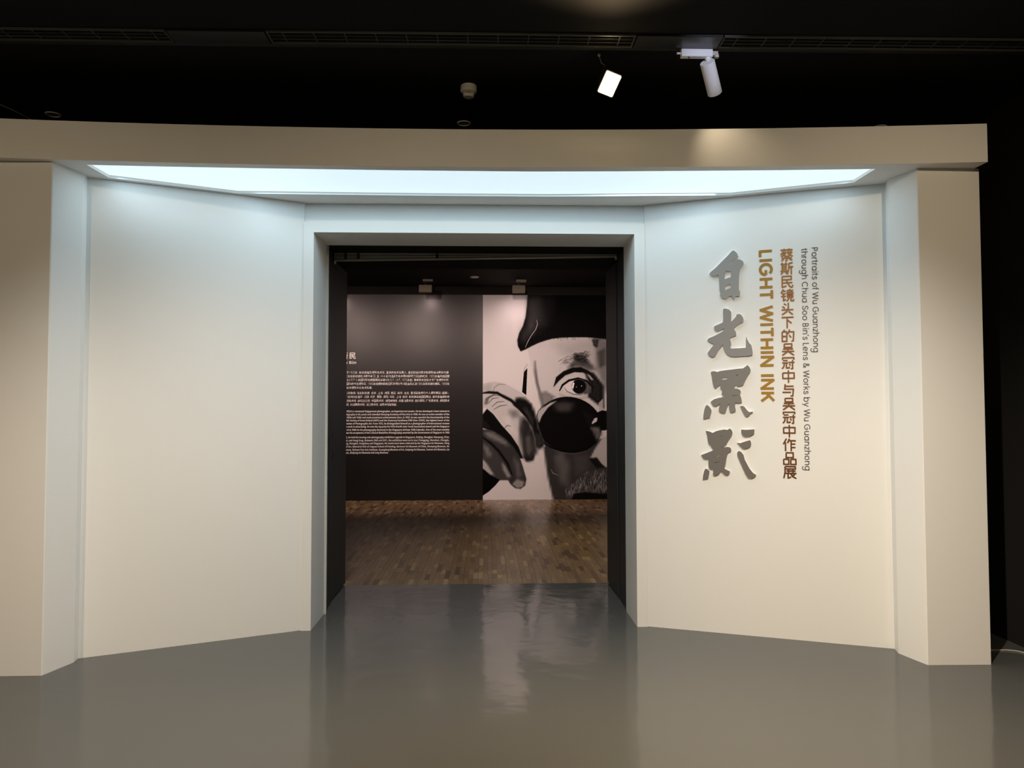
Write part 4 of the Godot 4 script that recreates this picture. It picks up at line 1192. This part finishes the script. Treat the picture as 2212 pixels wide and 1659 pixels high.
func fittings() -> void:
	# the row of air slots and the lighting track, at a slight angle across the ceiling
	var row := Transform3D(Basis(Vector3.UP, deg_to_rad(-0.45)), Vector3(0.1, HALL_CEILING, -3.862))
	slot_diffuser("long ridged slot diffuser at the left end of the ceiling row", -5.2, -1.79, row)
	slot_diffuser("middle ridged slot diffuser in the ceiling row, above the smoke detector", -1.265, 0.69, row)
	slot_diffuser("ridged slot diffuser in the ceiling row right of the white spotlight", 1.165, 3.2, row)
	blank_plate("flat black cover plate in the ceiling row, left of the doorway", -1.785, -1.27, row)
	blank_plate("flat black cover plate in the ceiling row behind the white spotlight", 0.695, 1.16, row)
	var st := mb()
	chamfered(st, Vector3(0.034, 0.007, 8.6), 0.002, Transform3D(Basis(Vector3.UP, PI / 2), Vector3.ZERO))
	var track := put(st, "lighting_track", M.black_plastic)
	track.transform = row * Transform3D(Basis.IDENTITY, Vector3(-1.1, -0.004, -0.088))
	tag(track, "thin black lighting track along the ceiling slots", "track")
	track_spot("white cylinder spotlight tilted toward the lettered wall", Vector3(1.153, HALL_CEILING - 0.018 - 0.036, -3.935), Vector3(1.50, 2.96, -4.36), 0.06, 42.0, WARM, 1.5)
	led_floodlight()
	smoke_detector(Vector3(-0.117, HALL_CEILING, -4.445))
	downlight("round downlight on the ceiling above the left end of the canopy", -2.925, -4.959)
	downlight("round downlight on the ceiling behind the smoke detector", -0.165, -5.03)
	downlight("round downlight on the ceiling half hidden by the right end of the canopy", 2.772, -5.02)
	st = mb()
	var path := []
	for k in 15:
		var a := k / 14.0
		path.append(Vector3(lerpf(-3.35, -3.125, sin(a * PI / 2)), HALL_CEILING - 0.003, lerpf(-4.62, -5.1, 1.0 - cos(a * PI / 2))))
	tube(st, path, 0.0022, 6)
	tag(put(st, "ceiling_cable", M.dusty_plastic), "thin pale cable curving over the ceiling at far left", "cable")
	st = mb()
	path = [Vector3(3.0, 0.004, -4.505), Vector3(3.14, 0.004, -4.51), Vector3(3.23, 0.004, -4.51), Vector3(3.28, 0.004, -4.49), Vector3(3.31, 0.004, -4.44), Vector3(3.34, 0.004, -4.36)]
	tube(st, path, 0.004, 8)
	tag(put(st, "floor_cable", M.white_cable), "pale cable lying on the floor in the dark passage", "cable")
	# a second track over the visitor's head, out of the picture, whose spots light the piers and walls
	st = mb()
	chamfered(st, Vector3(0.034, 0.007, 8.6), 0.002, Transform3D(Basis(Vector3.UP, PI / 2), Vector3(-1.0, HALL_CEILING - 0.0036, -2.0)))
	tag(put(st, "lighting_track", M.black_plastic), "black lighting track on the hall ceiling nearer the viewer", "track")
	st = mb()
	chamfered(st, Vector3(0.034, 0.007, 8.6), 0.002, Transform3D(Basis(Vector3.UP, PI / 2), Vector3(-1.0, HALL_CEILING - 0.0036, 0.6)))
	tag(put(st, "lighting_track", M.black_plastic), "black lighting track on the hall ceiling behind the viewer", "track")
	var neutral := Color(1.0, 0.965, 0.92)
	var lamps := [
		["spotlight behind the visitor aimed low at the left pier", Vector3(-3.4, 0, 0.6), Vector3(-3.0, -0.3, -4.35), 6.2, 25.0, Color(1.0, 0.88, 0.7)],
		["spotlight behind the visitor aimed across at the right pier", Vector3(-1.7, 0, 0.6), Vector3(2.7, -0.3, -4.5), 13.0, 21.0, Color(1.0, 0.88, 0.7)],
		["spotlight over the hall aimed low at the splayed left wall", Vector3(-0.7, 0, -2.0), Vector3(-1.75, 0.0, -4.8), 7.4, 37.5, neutral],
		["spotlight over the hall aimed low at the splayed right wall", Vector3(0.8, 0, -2.0), Vector3(1.9, 0.0, -4.75), 7.6, 38.5, neutral],
		["wide spotlight over the hall, on the left", Vector3(-2.9, 0, -2.0), Vector3(-2.5, 1.2, -4.3), 1.0, 68.0, WARM],
		["wide spotlight over the hall, in the middle", Vector3(-0.4, 0, -2.0), Vector3(-0.2, 1.2, -4.3), 1.0, 68.0, WARM],
		["wide spotlight over the hall, on the right", Vector3(2.4, 0, -2.0), Vector3(2.4, 1.2, -4.3), 1.5, 68.0, WARM],
		["narrow cool spotlight behind the visitor aimed at the ceiling track", Vector3(1.6, -0.06, 0.6), Vector3(1.19, 3.41, -3.95), 13.0, 2.9, Color(0.86, 0.89, 1.0)],
	]
	for l in lamps:
		track_spot(l[0], l[1] + Vector3(0, HALL_CEILING - 0.054, 0), l[2], l[3], l[4], l[5], 3.0)
	# gallery lamps
	wall_washer("square wall washer hidden behind the left door leaf", -2.55)
	wall_washer("square olive wall washer above the text panel", -1.0)
	wall_washer("square olive wall washer above the mural", 0.5)
	st = mb()
	lathe(st, [[0.0, -0.012], [0.06, -0.012], [0.07, -0.006], [0.072, 0.0]], Transform3D(Basis.IDENTITY, Vector3(-0.208, GALLERY_CEILING, -11.46)), 28)
	tag(put(st, "ceiling_disc", M.dusty_plastic), "small pale disc on the dark gallery ceiling", "ceiling fitting")
	st = mb()
	chamfered(st, Vector3(0.034, 0.007, 6.4), 0.002, Transform3D(Basis(Vector3.UP, PI / 2), Vector3(-0.8, GALLERY_CEILING - 0.0036, -8.6)))
	tag(put(st, "lighting_track", M.black_plastic), "black lighting track on the gallery ceiling behind the lintel", "track")
	for l in [[-2.84, "first spotlight on the gallery track, aimed at the text panel"], [-1.41, "second spotlight on the gallery track, aimed at the text panel"], [0.27, "spotlight on the gallery track aimed at the middle of the mural"], [1.7, "spotlight on the gallery track aimed at the right of the mural"]]:
		track_spot(l[1], Vector3(l[0] - 0.062, GALLERY_CEILING - 0.054, -8.6), Vector3(l[0], 1.4, GALLERY_BACK), GALLERY_SPOT, 40.0, Color(1.0, 0.87, 0.82), 3.0)
	track_spot("spotlight on the gallery track aimed down at the parquet", Vector3(1.3, GALLERY_CEILING - 0.054, -8.6), Vector3(1.2, 0.0, -8.0), 4.0, 44.0, WARM, 3.0)
